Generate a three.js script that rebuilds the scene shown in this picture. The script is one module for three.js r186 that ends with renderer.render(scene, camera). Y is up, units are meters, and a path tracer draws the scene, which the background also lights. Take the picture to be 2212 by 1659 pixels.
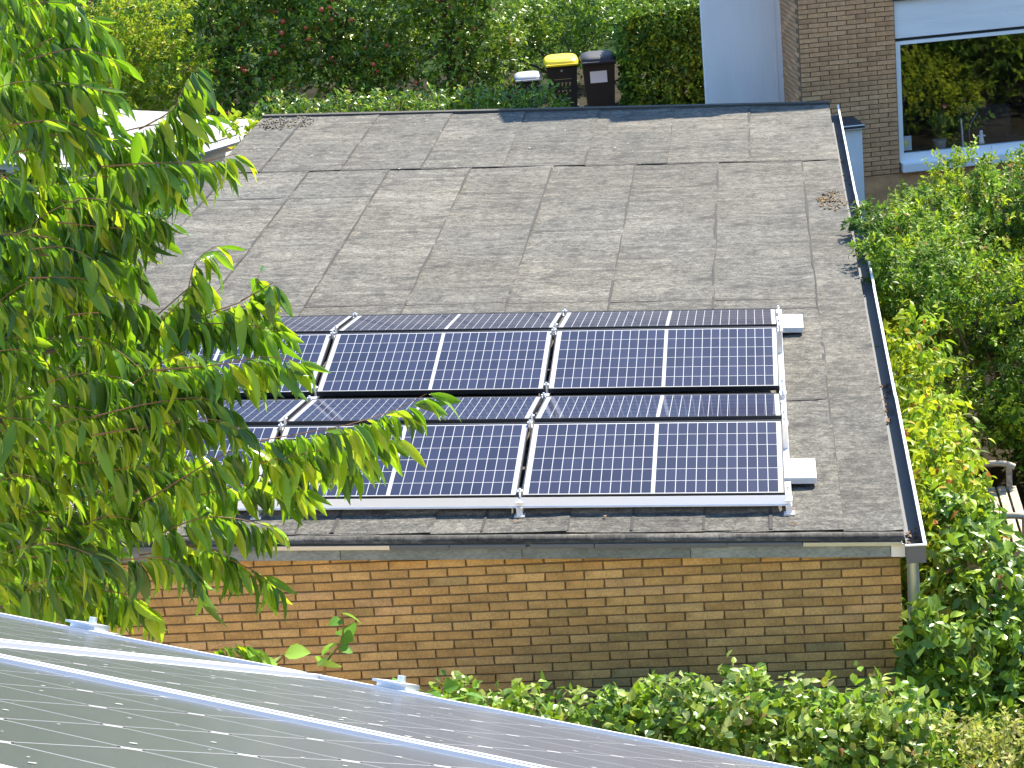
import * as THREE from 'three';
import { mergeGeometries } from 'three/addons/utils/BufferGeometryUtils.js';
import { RoundedBoxGeometry } from 'three/addons/geometries/RoundedBoxGeometry.js';

// ------------------------------------------------------------------ camera, sky, sun, exposure
const V = (x, y, z) => new THREE.Vector3(x, y, z);
const scene = new THREE.Scene();
const camera = new THREE.PerspectiveCamera(17.478, 4 / 3, 0.1, 600);
const CAM = V(-0.688, 8.186, 14.829);
const FW = V(-0.1068, -0.2887, -0.9514).normalize();
const RT = V(0.9930, -0.0811, -0.0868); RT.addScaledVector(FW, -RT.dot(FW)).normalize();
const UP = RT.clone().cross(FW).normalize();
camera.position.copy(CAM);
camera.quaternion.setFromRotationMatrix(new THREE.Matrix4().makeBasis(RT, UP, FW.clone().negate()));
scene.add(camera);

const SUN = V(0.508, 1.0, -0.861).normalize();
// a clear summer sky: deep blue overhead, paler towards the horizon, with a soft glow round the sun
{
  const w = 512, h = 256, d = new Float32Array(w * h * 4), q = V(0, 0, 0);
  for (let j = 0; j < h; j++) for (let i = 0; i < w; i++) {
    const el = ((j + 0.5) / h - 0.5) * Math.PI, az = ((i + 0.5) / w - 0.5) * 2 * Math.PI, k = (j * w + i) * 4;
    q.set(Math.cos(el) * Math.cos(az), Math.sin(el), Math.cos(el) * Math.sin(az));
    const t = Math.pow(1 - Math.max(0, Math.sin(el)), 2.2), ang = Math.acos(Math.min(1, q.dot(SUN))), glow = 0.30 * Math.exp(-ang / 0.30);
    const c = el < 0 ? [0.13, 0.13, 0.11] : [0.10 + 0.17 * t + glow, 0.225 + 0.17 * t + glow * 0.95, 0.47 + 0.10 * t + glow * 0.85];
    d.set([c[0], c[1], c[2], 1], k);
  }
  const t = new THREE.DataTexture(d, w, h, THREE.RGBAFormat, THREE.FloatType); t.mapping = THREE.EquirectangularReflectionMapping; t.magFilter = t.minFilter = THREE.LinearFilter; t.needsUpdate = true;
  scene.background = t; scene.environment = t;
}

const sun = new THREE.DirectionalLight(new THREE.Color(1, 0.92, 0.78), 4.7);
sun.name = 'sun';
sun.target.position.set(0, 0, -8); sun.position.copy(SUN).multiplyScalar(60).add(sun.target.position);
sun.castShadow = true; sun.shadow.mapSize.set(4096, 4096);
Object.assign(sun.shadow.camera, { left: -35, right: 35, top: 35, bottom: -35, near: 1, far: 160 });
scene.add(sun, sun.target);

const renderer = new THREE.WebGLRenderer({ antialias: true });
renderer.toneMapping = THREE.LinearToneMapping;
renderer.toneMappingExposure = 3.15;
renderer.shadowMap.enabled = true;

// ------------------------------------------------------------------ helpers
let seed = 12345;
const R = () => { seed |= 0; seed = seed + 0x6D2B79F5 | 0; let t = Math.imul(seed ^ seed >>> 15, 1 | seed); t = t + Math.imul(t ^ t >>> 7, 61 | t) ^ t; return ((t ^ t >>> 14) >>> 0) / 4294967296; };
const rr = (a, b) => a + (b - a) * R();
const pick = a => a[Math.floor(R() * a.length)];
const reseed = n => { seed = n; };
const F0 = 5396.2;
// a point that stands DEPTH metres in front of the viewpoint, seen at (x, y) of a 2212 x 1659 picture
const at = (x, y, d) => CAM.clone().addScaledVector(FW, d).addScaledVector(RT, d * (x - 1106) / F0).addScaledVector(UP, -d * (y - 829.5) / F0);
const seen = p => { const q = p.clone().sub(CAM), d = q.dot(FW); return [1106 + F0 * q.dot(RT) / d, 829.5 - F0 * q.dot(UP) / d, d]; };

const taken = new Map();
function numbered(n) { const k = taken.get(n) || 0; taken.set(n, k + 1); return k ? n + '_' + String(k).padStart(3, '0') : n; }
function tag(o, label, category, group) { o.userData.label = label; o.userData.category = category; if (group) o.userData.group = group; return o; }
function thing(name, label, category, group) { const g = new THREE.Group(); g.name = numbered(name); scene.add(g); return tag(g, label, category, group); }
function mesh(name, geo, mat, parent, kind) {
  const m = new THREE.Mesh(Array.isArray(geo) ? (geo.length > 1 ? merge(geo) : geo[0]) : geo, mat);
  m.name = name; m.castShadow = m.receiveShadow = true; if (kind) m.userData.kind = kind;
  (parent || scene).add(m); return m;
}
function structure(name, geo, mat) { const m = mesh(name, geo, mat); m.userData.kind = 'structure'; return m; }
function merge(list) { return mergeGeometries(list.map(g => { const h = g.index ? g.toNonIndexed() : g; for (const k of Object.keys(h.attributes)) if (!['position', 'normal', 'uv', 'color'].includes(k)) h.deleteAttribute(k); return h; }), false); }
const box = (sx, sy, sz, x = 0, y = 0, z = 0) => new THREE.BoxGeometry(sx, sy, sz).translate(x, y, z);
const rbox = (sx, sy, sz, r, x = 0, y = 0, z = 0, s = 1) => new RoundedBoxGeometry(sx, sy, sz, s, r).translate(x, y, z);
const span = (x0, x1, y0, y1, z0, z1) => box(x1 - x0, y1 - y0, z1 - z0, (x0 + x1) / 2, (y0 + y1) / 2, (z0 + z1) / 2);
function tube(pts, r0, r1, seg = 6, n) {
  const c = new THREE.CatmullRomCurve3(pts), N = n || Math.max(4, pts.length * 3), g = new THREE.TubeGeometry(c, N, 1, seg, false), p = g.attributes.position, q = new THREE.Vector3(), s = seg + 1;
  for (let i = 0; i <= N; i++) { const a = c.getPointAt(i / N), r = r0 + (r1 - r0) * i / N; for (let j = 0; j < s; j++) { q.fromBufferAttribute(p, i * s + j).sub(a).multiplyScalar(r).add(a); p.setXYZ(i * s + j, q.x, q.y, q.z); } }
  g.computeVertexNormals(); return g;
}
// value noise
function hash3(x, y, z) { let h = Math.imul(x, 374761393) ^ Math.imul(y, 668265263) ^ Math.imul(z, 1274126177); h = Math.imul(h ^ h >>> 13, 1274126177); return ((h ^ h >>> 16) >>> 0) / 4294967296; }
function vn(x, y, z = 0, per = 0) {
  const xi = Math.floor(x), yi = Math.floor(y), zi = Math.floor(z), f = t => t * t * (3 - 2 * t), u = f(x - xi), v = f(y - yi), w = f(z - zi), m = i => per ? ((i % per) + per) % per : i;
  const g = (a, b, c) => hash3(m(xi + a), m(yi + b), zi + c), l = (a, b, t) => a + (b - a) * t;
  return l(l(l(g(0, 0, 0), g(1, 0, 0), u), l(g(0, 1, 0), g(1, 1, 0), u), v), l(l(g(0, 0, 1), g(1, 0, 1), u), l(g(0, 1, 1), g(1, 1, 1), u), v), w);
}
const fbm = (x, y, z = 0, o = 4, per = 0) => { let s = 0, a = 0.5, t = 0; for (let i = 0; i < o; i++) { s += a * vn(x, y, z + i * 7.3, per); t += a; a /= 2; x *= 2; y *= 2; per *= 2; } return s / t; };
function tex(n, fn, srgb = true) {
  const d = new Uint8Array(n * n * 4);
  for (let j = 0; j < n; j++) for (let i = 0; i < n; i++) { const c = fn(i / n, j / n), k = (j * n + i) * 4; for (let q = 0; q < 3; q++) d[k + q] = Math.max(0, Math.min(255, Math.round(255 * (Array.isArray(c) ? c[q] : c)))); d[k + 3] = 255; }
  const t = new THREE.DataTexture(d, n, n); t.wrapS = t.wrapT = THREE.RepeatWrapping; t.magFilter = THREE.LinearFilter; t.minFilter = THREE.LinearMipmapLinearFilter; t.generateMipmaps = true;
  if (srgb) t.colorSpace = THREE.SRGBColorSpace; t.needsUpdate = true; return t;
}
const lin = (r, g, b) => new THREE.Color().setRGB(r, g, b);
const std = (c, rough = 0.8, o = {}) => new THREE.MeshStandardMaterial({ color: c, roughness: rough, side: THREE.DoubleSide, ...o });
const phy = (c, rough, o = {}) => new THREE.MeshPhysicalMaterial({ color: c, roughness: rough, side: THREE.DoubleSide, ...o });

// ------------------------------------------------------------------ textures and materials
const T_felt = tex(1024, (u, v) => {
  const a = fbm(u * 6, v * 6, 1, 5, 6), b = fbm(u * 48, v * 48, 2, 3, 48), g = vn(u * 340, v * 340, 3, 340), h = vn(u * 170, v * 170, 5, 170);
  let k = 0.63 + (a - 0.5) * 0.16 + (b - 0.5) * 0.33 + (g - 0.5) * 0.26 + (h - 0.5) * 0.26;
  k += (fbm(u * 7, v * 28, 11, 3) - 0.5) * 0.30 + (vn(u * 26, v * 110, 12, 0) - 0.5) * 0.16;
  const worn = fbm(u * 20 + 3, v * 20, 9, 4, 20); if (worn > 0.60) k -= (worn - 0.60) * 0.35;
  return [k * 1.0, k * 0.975, k * 0.915];
});
const T_feltB = tex(512, (u, v) => 0.5 + (fbm(u * 90, v * 90, 4, 2, 90) - 0.5) * 0.8 + (fbm(u * 6, v * 6, 6, 3, 6) - 0.5) * 0.5, false);
const T_brick = tex(512, (u, v) => { const k = 0.84 + (fbm(u * 8, v * 8, 1, 4, 8) - 0.5) * 0.30 + (vn(u * 120, v * 120, 2, 120) - 0.5) * 0.16; return [k, k, k]; });
const T_brickB = tex(512, (u, v) => 0.5 + (fbm(u * 60, v * 60, 3, 3, 60) - 0.5) * 0.9, false);
const T_grime = tex(512, (u, v) => { const a = fbm(u * 5, v * 5, 2, 5, 5), s = vn(u * 90, v * 14, 3, 90 * 0 + 0); const k = 0.86 + (a - 0.5) * 0.5 + (vn(u * 64, v * 64, 5, 64) - 0.5) * 0.16; return [k * 0.98, k, k * 0.99]; });
const T_plain = tex(256, (u, v) => { const k = 0.95 + (fbm(u * 4, v * 4, 3, 4, 4) - 0.5) * 0.10; return [k, k, k]; });
const T_wood = tex(256, (u, v) => { const k = 0.8 + (fbm(u * 4, v * 40, 3, 3) - 0.5) * 0.5; return [k, k * 0.98, k * 0.95]; });
const rep = (t, x, y) => { const c = t.clone(); c.repeat.set(x, y); c.needsUpdate = true; return c; };

const M = {
  mortar: std(lin(0.17, 0.115, 0.06), 0.95, { bumpMap: T_brickB, bumpScale: 0.004 }),
  felt: [1.0, 0.93, 1.06, 0.97].map(k => std(lin(0.212 * k, 0.207 * k, 0.195 * k), 0.95, { map: T_felt, bumpMap: T_feltB, bumpScale: 0.004, vertexColors: true })),
  bitumen: std(lin(0.022, 0.021, 0.02), 0.9),
  zinc: std(lin(0.42, 0.44, 0.46), 0.42, { metalness: 0.85 }),
  white: std(lin(0.80, 0.80, 0.79), 0.6, { map: T_plain }),
  render: std(lin(0.86, 0.86, 0.85), 0.85, { map: T_plain, bumpMap: T_brickB, bumpScale: 0.003 }),
  upvc: phy(lin(0.80, 0.80, 0.80), 0.35),
  fascia: std(lin(0.20, 0.215, 0.20), 0.9, { map: T_grime, bumpMap: T_brickB, bumpScale: 0.004 }),
  alu: std(lin(0.80, 0.81, 0.82), 0.38, { metalness: 0.75 }),
  frame: std(lin(0.60, 0.60, 0.60), 0.5, { metalness: 0.3 }),
  blackFrame: std(lin(0.014, 0.014, 0.016), 0.5),
  oldShadedZinc: std(lin(0.11, 0.115, 0.12), 0.75),  // old metal of the edge strips; for the gutter, shade put into the colour
  black: std(lin(0.012, 0.012, 0.013), 0.5),
  backsheet: phy(lin(0.33, 0.33, 0.34), 0.5, { clearcoat: 0.4, clearcoatRoughness: 0.04 }),
  ballast: std(lin(0.74, 0.74, 0.73), 0.85, { map: T_plain, bumpMap: T_brickB, bumpScale: 0.002 }),
  binBody: phy(lin(0.022, 0.020, 0.018), 0.45),
  binYellow: phy(lin(0.78, 0.60, 0.02), 0.35),
  binGrey: phy(lin(0.36, 0.36, 0.36), 0.4),
  binBlue: phy(lin(0.010, 0.011, 0.02), 0.6),
  binPrint: std(lin(0.30, 0.26, 0.10), 0.7),
  paper: std(lin(0.62, 0.66, 0.68), 0.7),
  bark: std(lin(0.13, 0.085, 0.06), 0.9),
  barkGrey: std(lin(0.16, 0.14, 0.12), 0.95),
  twig: std(lin(0.17, 0.085, 0.04), 0.8),
  teak: [1, 0.9, 1.06].map(k => std(lin(0.66 * k, 0.57 * k, 0.45 * k), 0.85, { map: T_wood })),
  soil: phy(lin(0.045, 0.038, 0.026), 1, { map: T_grime, specularIntensity: 0.05 }),
  lawn: phy(lin(0.03, 0.05, 0.014), 1, { map: T_grime, specularIntensity: 0.05 }),
  roofTile: std(lin(0.08, 0.05, 0.04), 0.85),
  glass: phy(lin(1, 1, 1), 0, { transmission: 1, thickness: 0, ior: 1.75 }),
  dark: std(lin(0.05, 0.045, 0.04), 0.8),
  anthracite: std(lin(0.035, 0.037, 0.042), 0.7),
};
const brickTones = [[0.70, 0.43, 0.155], [0.73, 0.46, 0.175], [0.66, 0.40, 0.14], [0.60, 0.365, 0.13], [0.51, 0.335, 0.12], [0.47, 0.33, 0.135], [0.70, 0.435, 0.185], [0.64, 0.375, 0.125]];
M.brick = brickTones.map(c => std(lin(...c), 0.9, { map: T_brick, bumpMap: T_brickB, bumpScale: 0.002 }));
const houseTones = [[0.80, 0.43, 0.20], [0.76, 0.40, 0.185], [0.84, 0.46, 0.22], [0.70, 0.375, 0.175]];
M.houseBrick = houseTones.map(c => std(lin(...c), 0.9, { map: T_brick }));

// ------------------------------------------------------------------ the ground
{
  const g = new THREE.PlaneGeometry(400, 400, 1, 1).rotateX(-Math.PI / 2);
  const uv = g.attributes.uv; for (let i = 0; i < uv.count; i++) uv.setXY(i, uv.getX(i) * 120, uv.getY(i) * 120);
  structure('ground', g, M.lawn);
  const pave = new THREE.PlaneGeometry(16, 7.5).rotateX(-Math.PI / 2).translate(-2, 0.004, 6.4), pu = pave.attributes.uv; for (let i = 0; i < pu.count; i++) pu.setXY(i, pu.getX(i) * 8, pu.getY(i) * 4);
  structure('bounce_terrace', pave, std(lin(0.62, 0.47, 0.32), 0.9, { map: T_grime }));  // unseen paving added to bounce warm sunlight onto the brick wall
  const bed = new THREE.PlaneGeometry(9, 26).rotateX(-Math.PI / 2).translate(4.6, 0.004, -6);
  structure('planting_bed', bed, M.soil);
  structure('added_dark_bed', new THREE.PlaneGeometry(26, 10).rotateX(-Math.PI / 2).translate(-7, 0.004, -28), M.soil);  // dark sheet added to deepen the too pale ground at the back
}

// ------------------------------------------------------------------ garage
const RY = 2.5774, SL = 0.04089, GW = 6.62, GL = 14.2;
const roofY = x => RY - SL * x;
const garage = thing('garage', 'long flat roofed garage of yellow brown brick with grey felt roof', 'garage');

function brickGeo(w, h, d, seedv) {
  const g = new RoundedBoxGeometry(w, h, d, 1, 0.003), p = g.attributes.position, uv = g.attributes.uv, ox = hash3(seedv, 1, 2), oy = hash3(seedv, 3, 4);
  for (let i = 0; i < p.count; i++) {
    const x = p.getX(i), y = p.getY(i);
    p.setX(i, x + (hash3(seedv, Math.sign(x) + 5, Math.sign(y) + 9) - 0.5) * 0.004);
    p.setY(i, y + (hash3(seedv, Math.sign(x) + 15, Math.sign(y) + 19) - 0.5) * 0.004);
    uv.setXY(i, ox + x * 1.5, oy + y * 1.5);
  }
  return g;
}
const brickFull = [1, 2, 3, 4, 5, 6].map(s => brickGeo(0.2385, 0.0515, 0.05, s));
const brickHalf = [7, 8, 9].map(s => brickGeo(0.1135, 0.0515, 0.05, s));
{
  const z1 = -0.012;
  const shape = new THREE.Shape(); shape.moveTo(-GW, 0); shape.lineTo(0, 0); shape.lineTo(0, RY - 0.05); shape.lineTo(-GW, roofY(-GW) - 0.05); shape.closePath();
  const wall = mesh('front_wall', new THREE.ExtrudeGeometry(shape, { depth: 0.22, bevelEnabled: false }).translate(0, 0, -0.22 + z1), M.mortar, garage);
  reseed(77);
  const all = [];
  for (let r = -6; r <= 35; r++) {
    const y = 2.2 - r * 0.0625, odd = ((r % 2) + 2) % 2;
    if (y < 0.03) continue;
    for (let k = 0; k < 28; k++) {
      let xc, half = false;
      if (odd === 0) { if (k === 0) { xc = -0.0575; half = true; } else xc = -0.12 - 0.25 * (k - 1) - 0.125; } else xc = -0.125 - 0.25 * k + 0.005;
      if (xc < -GW + 0.1) continue;
      if (y - 0.026 > roofY(xc) - 0.135) continue;
      const t = Math.min(0.999, Math.max(0, fbm(xc * 1.1 + 40, y * 2.5, 3, 3) * 1.5 - 0.25 + (R() - 0.5) * 0.9));
      const tone = t < 0.3 ? pick([0, 1, 6]) : t < 0.62 ? pick([0, 2, 7, 1]) : t < 0.85 ? pick([2, 3, 7]) : pick([4, 5, 3]);
      const s = seen(V(xc, y, 0));
      const shown = s[1] < 1345 + 0.186 * s[0] && (s[0] < 1080 || s[1] < 1500) && s[0] > 200;
      all.push({ xc, y, half, tone, score: (shown ? 1e5 : 0) + s[0] - (s[0] < 560 && s[1] < 1300 ? 400 : 0) - Math.max(0, s[1] - 1500) });
    }
  }
  all.sort((a, b) => b.score - a.score);
  const rest = [];
  all.forEach((b, i) => {
    const g = b.half ? pick(brickHalf) : pick(brickFull), dz = rr(-0.003, 0.003);
    if (i < 300) { const m = mesh('brick', g, M.brick[b.tone], wall); m.position.set(b.xc, b.y, -0.025 + dz); m.rotation.z = rr(-0.006, 0.006); }
    else rest.push({ g: g.clone().translate(b.xc, b.y, -0.025 + dz), tone: b.tone });
  });
  for (let t = 0; t < brickTones.length; t++) { const l = rest.filter(b => b.tone === t); if (l.length) mesh('brick_courses', l.map(b => b.g), M.brick[t], wall, 'stuff'); }
  // the other walls
  mesh('side_wall', span(-0.24, -0.012, 0, RY - 0.08, -GL + 0.05, -0.235), M.brick[2], garage);
  mesh('side_wall', span(-GW + 0.012, -GW + 0.24, 0, roofY(-GW) - 0.08, -GL + 0.05, -0.235), M.brick[2], garage);
  mesh('back_wall', span(-GW + 0.012, -0.012, 0, RY - 0.06, -GL + 0.02, -GL + 0.25), M.brick[3], garage);
}
// roof deck and its felt sheets
const onRoof = (x, h, z) => V(x, roofY(x) + h, z);
{
  const slab = (x0, x1, z0, z1, h0, h1) => { // a slab that follows the fall of the roof
    const g = box(x1 - x0, h1 - h0, z1 - z0, (x0 + x1) / 2, (h0 + h1) / 2, (z0 + z1) / 2), p = g.attributes.position;
    for (let i = 0; i < p.count; i++) p.setY(i, p.getY(i) + roofY(p.getX(i)));
    g.computeVertexNormals(); return g;
  };
  const deck = mesh('roof_deck', slab(-GW - 0.03, 0.02, -GL, 0.035, -0.13, -0.012), M.fascia, garage);
  reseed(5);
  function sheet(x0, x1, z0, z1, lift = 0) {
    const nx = Math.max(4, Math.round((x1 - x0) / 0.11)), nz = Math.max(4, Math.round((z1 - z0) / 0.16));
    const g = new THREE.PlaneGeometry(1, 1, nx, nz), p = g.attributes.position, uv = g.attributes.uv, col = new Float32Array(p.count * 3), du = R(), dv = R(), tone = rr(0.93, 1.05), s = R() * 50;
    for (let i = 0; i < p.count; i++) {
      const a = p.getX(i) + 0.5, b = p.getY(i) + 0.5;
      const edge = Math.min(a, 1 - a) * (x1 - x0) < 0.01;
      let x = x0 + a * (x1 - x0) + (edge ? (fbm(b * (z1 - z0) * 2.2, s, 1, 3) - 0.5) * 0.012 : 0), z = z0 + b * (z1 - z0);
      if (b < 0.001 || b > 0.999) z += (fbm(x * 3, s + 3, 2, 2) - 0.5) * 0.012;
      const h = 0.004 + lift + 0.010 * a * a * a + (fbm(x * 1.7, z * 1.7, 4, 3) - 0.5) * 0.020 + (fbm(x * 9, z * 9, 8, 2) - 0.5) * 0.005;
      p.setXYZ(i, x, roofY(x) + h, z);
      uv.setXY(i, x / 2.3 + du, z / 2.3 + dv);
      // weathering: blotches where the granules are worn or lichen grows
      const w1 = fbm(x * 1.3 + 9, z * 1.3, 2, 4), w2 = fbm(x * 0.5, z * 0.5 + 20, 6, 3);
      let k = tone * (1 + (w1 - 0.5) * 0.34 + (w2 - 0.5) * 0.36);
      const damp = fbm(x * 2.4 + 5, z * 1.6 + 31, 3, 3); if (damp > 0.57) k *= 1 - (damp - 0.57) * 0.5;
      const warm = 1 + (fbm(x * 0.9, z * 0.9, 12, 2) - 0.5) * 0.10;
      col.set([k * warm, k, k / warm], i * 3);
    }
    g.setAttribute('color', new THREE.BufferAttribute(col, 3));
    const idx = g.index.array; for (let i = 0; i < idx.length; i += 3) { const t = idx[i]; idx[i] = idx[i + 1]; idx[i + 1] = t; }
    g.computeVertexNormals();
    const n = g.attributes.normal; let up = 0; for (let i = 0; i < n.count; i++) up += n.getY(i); if (up < 0) for (let i = 0; i < n.count; i++) n.setXYZ(i, -n.getX(i), -n.getY(i), -n.getZ(i));
    mesh('felt_sheet', g, pick(M.felt), deck);
  }
  const seams = [];
  function seam(ax, az, bx, bz, wMul = 1) { // bitumen squeezed out along a lap, in broken lengths
    const L = Math.hypot(bx - ax, bz - az), n = Math.max(4, Math.ceil(L / 0.07)), s = R() * 100;
    let run = null; const flush = () => {
      if (!run || run.length < 2) { run = null; return; }
      const nx = -(bz - az) / L, nz = (bx - ax) / L, pos = [], ind = [];
      run.forEach(([x, z, w], i) => { pos.push(x - nx * w, roofY(x - nx * w) + 0.0165, z - nz * w, x + nx * w, roofY(x + nx * w) + 0.0165, z + nz * w); if (i) { const k = i * 2; ind.push(k - 2, k - 1, k, k - 1, k + 1, k); } });
      const g = new THREE.BufferGeometry(); g.setAttribute('position', new THREE.Float32BufferAttribute(pos, 3)); g.setIndex(ind); g.computeVertexNormals(); seams.push(g); run = null;
    };
    for (let i = 0; i <= n; i++) {
      const t = i / n, x = ax + (bx - ax) * t, z = az + (bz - az) * t, v = fbm(t * L * 1.4, s, 2, 3), o = (fbm(t * L * 3, s + 9, 3, 2) - 0.5) * 0.016;
      if (v > 0.12) { (run = run || []).push([x + (Math.abs(bz - az) > Math.abs(bx - ax) ? o : 0), z + (Math.abs(bz - az) > Math.abs(bx - ax) ? 0 : o), wMul * (0.0055 + 0.006 * Math.max(0, v - 0.35) * 4)]); } else flush();
    }
    flush();
  }
  const SP = 0.8726, ZS = -11.09, XL = -GW - 0.035, XR = 0.03;
  const colsA = [], colsB = [];
  for (let i = -2; i < 9; i++) { colsA.push(-5.583 + SP * i); colsB.push(-4.380 + SP * i); }
  const cut = (c) => { const r = [XL]; for (const x of c) if (x > XL + 0.15 && x < XR - 0.12) r.push(x); r.push(XR); return r; };
  const a = cut(colsA), b = cut(colsB);
  for (let i = 0; i + 1 < b.length; i++) { sheet(b[i], b[i + 1] + 0.008, -GL, ZS + 0.01, 0.002); if (i) seam(b[i], -GL, b[i], ZS); }
  const breaks = [[-9.95], [-9.8], [-9.80], [], [-9.87], [-8.17], [-9.99, -2.77], [-2.77]];
  for (let i = 0; i + 1 < a.length; i++) {
    const zs = [ZS, ...(breaks[i] || []), -5.60, -5.28, -0.04];
    if (i >= a.length - 2) zs.splice(zs.length - 3, 2);
    zs.sort((p, q) => p - q);
    for (let k = 0; k + 1 < zs.length; k++) { sheet(a[i], a[i + 1] + 0.008, zs[k], zs[k + 1] + 0.01, k * 0.001); if (k) seam(a[i], zs[k], a[i + 1], zs[k], 0.9); }
    if (i) seam(a[i], ZS, a[i], -0.05);
  }
  for (const x of [-0.795, -1.676, -2.632, -3.6]) seam(x, -0.5, x, -0.05);
  seam(XL, ZS, XR, ZS, 1.5); seam(XL, ZS - 0.006, XR, ZS - 0.006, 1.2);
  mesh('lap_seams', seams, M.bitumen, deck);
  // rolled edge at the front, over the fascia
  const lip = []; reseed(9);
  {
    const n = 120, prof = [[-0.045, 0.008], [-0.034, -0.022], [-0.026, -0.022], [-0.016, 0.006], [0.02, 0.010], [0.05, 0.0], [0.058, -0.022]];
    const pos = [], ind = [], uv = [], col = [];
    for (let i = 0; i <= n; i++) { const x = XL + (XR - XL) * i / n; prof.forEach(([z, h], j) => { const w = (fbm(x * 6, j, 3, 3) - 0.5); pos.push(x, roofY(x) + h + w * 0.010, z + w * 0.008); uv.push(x / 2.3, z / 2.3 + h); const k = 0.7 + (fbm(x * 3, j * 2, 7, 3) - 0.5) * 1.3; col.push(k, k, k); if (i && j) { const m = prof.length, q = i * m + j; ind.push(q - m - 1, q - 1, q, q - m - 1, q, q - m); } }); }
    const g = new THREE.BufferGeometry(); g.setAttribute('position', new THREE.Float32BufferAttribute(pos, 3)); g.setAttribute('uv', new THREE.Float32BufferAttribute(uv, 2)); g.setAttribute('color', new THREE.Float32BufferAttribute(col, 3)); g.setIndex(ind); g.computeVertexNormals(); lip.push(g);
  }
  mesh('rolled_edge', lip, M.felt[1], deck);
  // back kerb
  mesh('back_kerb', slab(XL, XR + 0.02, -GL - 0.06, -GL + 0.035, -0.02, 0.035), M.felt[3].clone(), deck).material.vertexColors = false;
  // fascia boards at the front, each a little out of line
  reseed(21);
  let x = -GW - 0.03; let flip = 0;
  const fm = [1, 0.85, 1.2].map(k => std(lin(0.22 * k, 0.235 * k, 0.225 * k), 0.9, { map: T_grime, bumpMap: T_brickB, bumpScale: 0.004 }));
  while (x < 0.0) {
    let w = rr(0.7, 1.3); if (x > -0.07) w = 0.1; else if (x + w > -0.35) w = -0.055 - x; const x1 = Math.min(0.035, x + w);
    const d = rr(0, 0.006), g = slab(x, x1 - 0.004, 0.0355, 0.052 + d, -0.135 - rr(0, 0.006), -0.052);
    const uvA = g.attributes.uv; for (let i = 0; i < uvA.count; i++) uvA.setXY(i, uvA.getX(i) * w * 0.8 + flip, uvA.getY(i) * 0.12);
    mesh('fascia_board', g, x1 > 0 ? M.render : fm[flip++ % 3], garage); x = x1;
  }
  x = -GW - 0.02;
  while (x < 0.0) { const w = rr(0.35, 0.85), x1 = Math.min(0.02, x + w); mesh('edge_strip', slab(x, x1 - 0.006, 0.053, 0.066 + rr(0, 0.006), -0.056 - rr(0, 0.008), -0.034), R() < 0.25 ? M.zinc : M.oldShadedZinc, garage); x = x1 + (R() < 0.25 ? rr(0.02, 0.1) : 0); }
  // gutter along the low side
  const gy = RY - 0.03, gz0 = -GL - 0.05, gz1 = 0.15, gx0 = 0.034, gx1 = 0.150;
  const gutter = mesh('gutter', [span(gx0, gx1, gy - 0.112, gy - 0.109, gz0, gz1), span(gx0, gx0 + 0.003, gy - 0.1088, gy + 0.004, gz0, gz1), span(gx1 - 0.003, gx1, gy - 0.1088, gy, gz0, gz1)], M.oldShadedZinc, garage);  // coloured dark to stand for the shade inside the channel
  mesh('gutter_lip', [-GL - 0.05, -9.6, -6.05, -2.9].map((z, i, A) => rbox(0.022, 0.014, (A[i + 1] ?? gz1) - z - 0.004, 0.005, gx1 - 0.004 + (i % 2) * 0.003, gy + 0.008, (z + (A[i + 1] ?? gz1)) / 2)), M.upvc, gutter);
  mesh('end_cap', [span(gx0, gx1 + 0.004, gy - 0.114, gy - 0.001, gz1 + 0.0005, gz1 + 0.006)], M.oldShadedZinc, gutter);  // shaded face put into the dark colour, unlike its white rim
  mesh('end_cap_rim', [rbox(gx1 - gx0 + 0.02, 0.012, 0.016, 0.004, (gx0 + gx1) / 2 + 0.002, gy + 0.006, gz1 + 0.006)], M.upvc, gutter);
  mesh('downpipe', [new THREE.CylinderGeometry(0.038, 0.038, 2.1, 18).translate(0.072, gy - 0.115 - 1.05, 0.10), new THREE.CylinderGeometry(0.043, 0.043, 0.06, 18).translate(0.072, gy - 0.45, 0.10)], M.zinc, garage);
  const leaves = []; reseed(31);
  for (let i = 0; i < 70; i++) { const z = pick([rr(-3.6, -2.6), rr(-13.5, -8), rr(-0.4, 0.05)]); leaves.push(new THREE.PlaneGeometry(rr(0.02, 0.05), rr(0.015, 0.03)).rotateX(-1.57 + rr(-0.5, 0.5)).rotateY(R() * 6).translate(rr(gx0 + 0.02, gx1 - 0.02), gy - 0.102 + rr(0, 0.02), z)); }
  mesh('gutter_litter', leaves, std(lin(0.12, 0.06, 0.025), 0.9), gutter, 'stuff');
}

// dry moss by the gutter, ivy and lichen at the back corner
function tuft(name, label, cx, cz, rx, rz, n, colors, hgt) {
  const t = thing(name, label, 'moss'); reseed(n * 3 + 1);
  const by = new Map();
  for (let i = 0; i < n; i++) {
    const a = R() * 6.283, r = Math.sqrt(R()), x = cx + Math.cos(a) * r * rx, z = cz + Math.sin(a) * r * rz, c = pick(colors), h = rr(0.3, 1) * hgt;
    const g = new THREE.ConeGeometry(rr(0.006, 0.02), h, 4).rotateX(rr(-1, 1)).rotateZ(rr(-1, 1)).translate(x, roofY(x) + 0.012 + h * 0.25, z);
    if (!by.has(c)) by.set(c, []); by.get(c).push(g);
  }
  for (const [c, l] of by) mesh('moss', l, std(lin(...c), 1), t, 'stuff');
  return t;
}
tuft('moss_patch', 'dry orange brown moss patch on the felt beside the gutter', -0.10, -9.2, 0.15, 0.45, 130, [[0.20, 0.12, 0.045], [0.16, 0.10, 0.05], [0.2, 0.16, 0.1]], 0.025);
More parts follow.
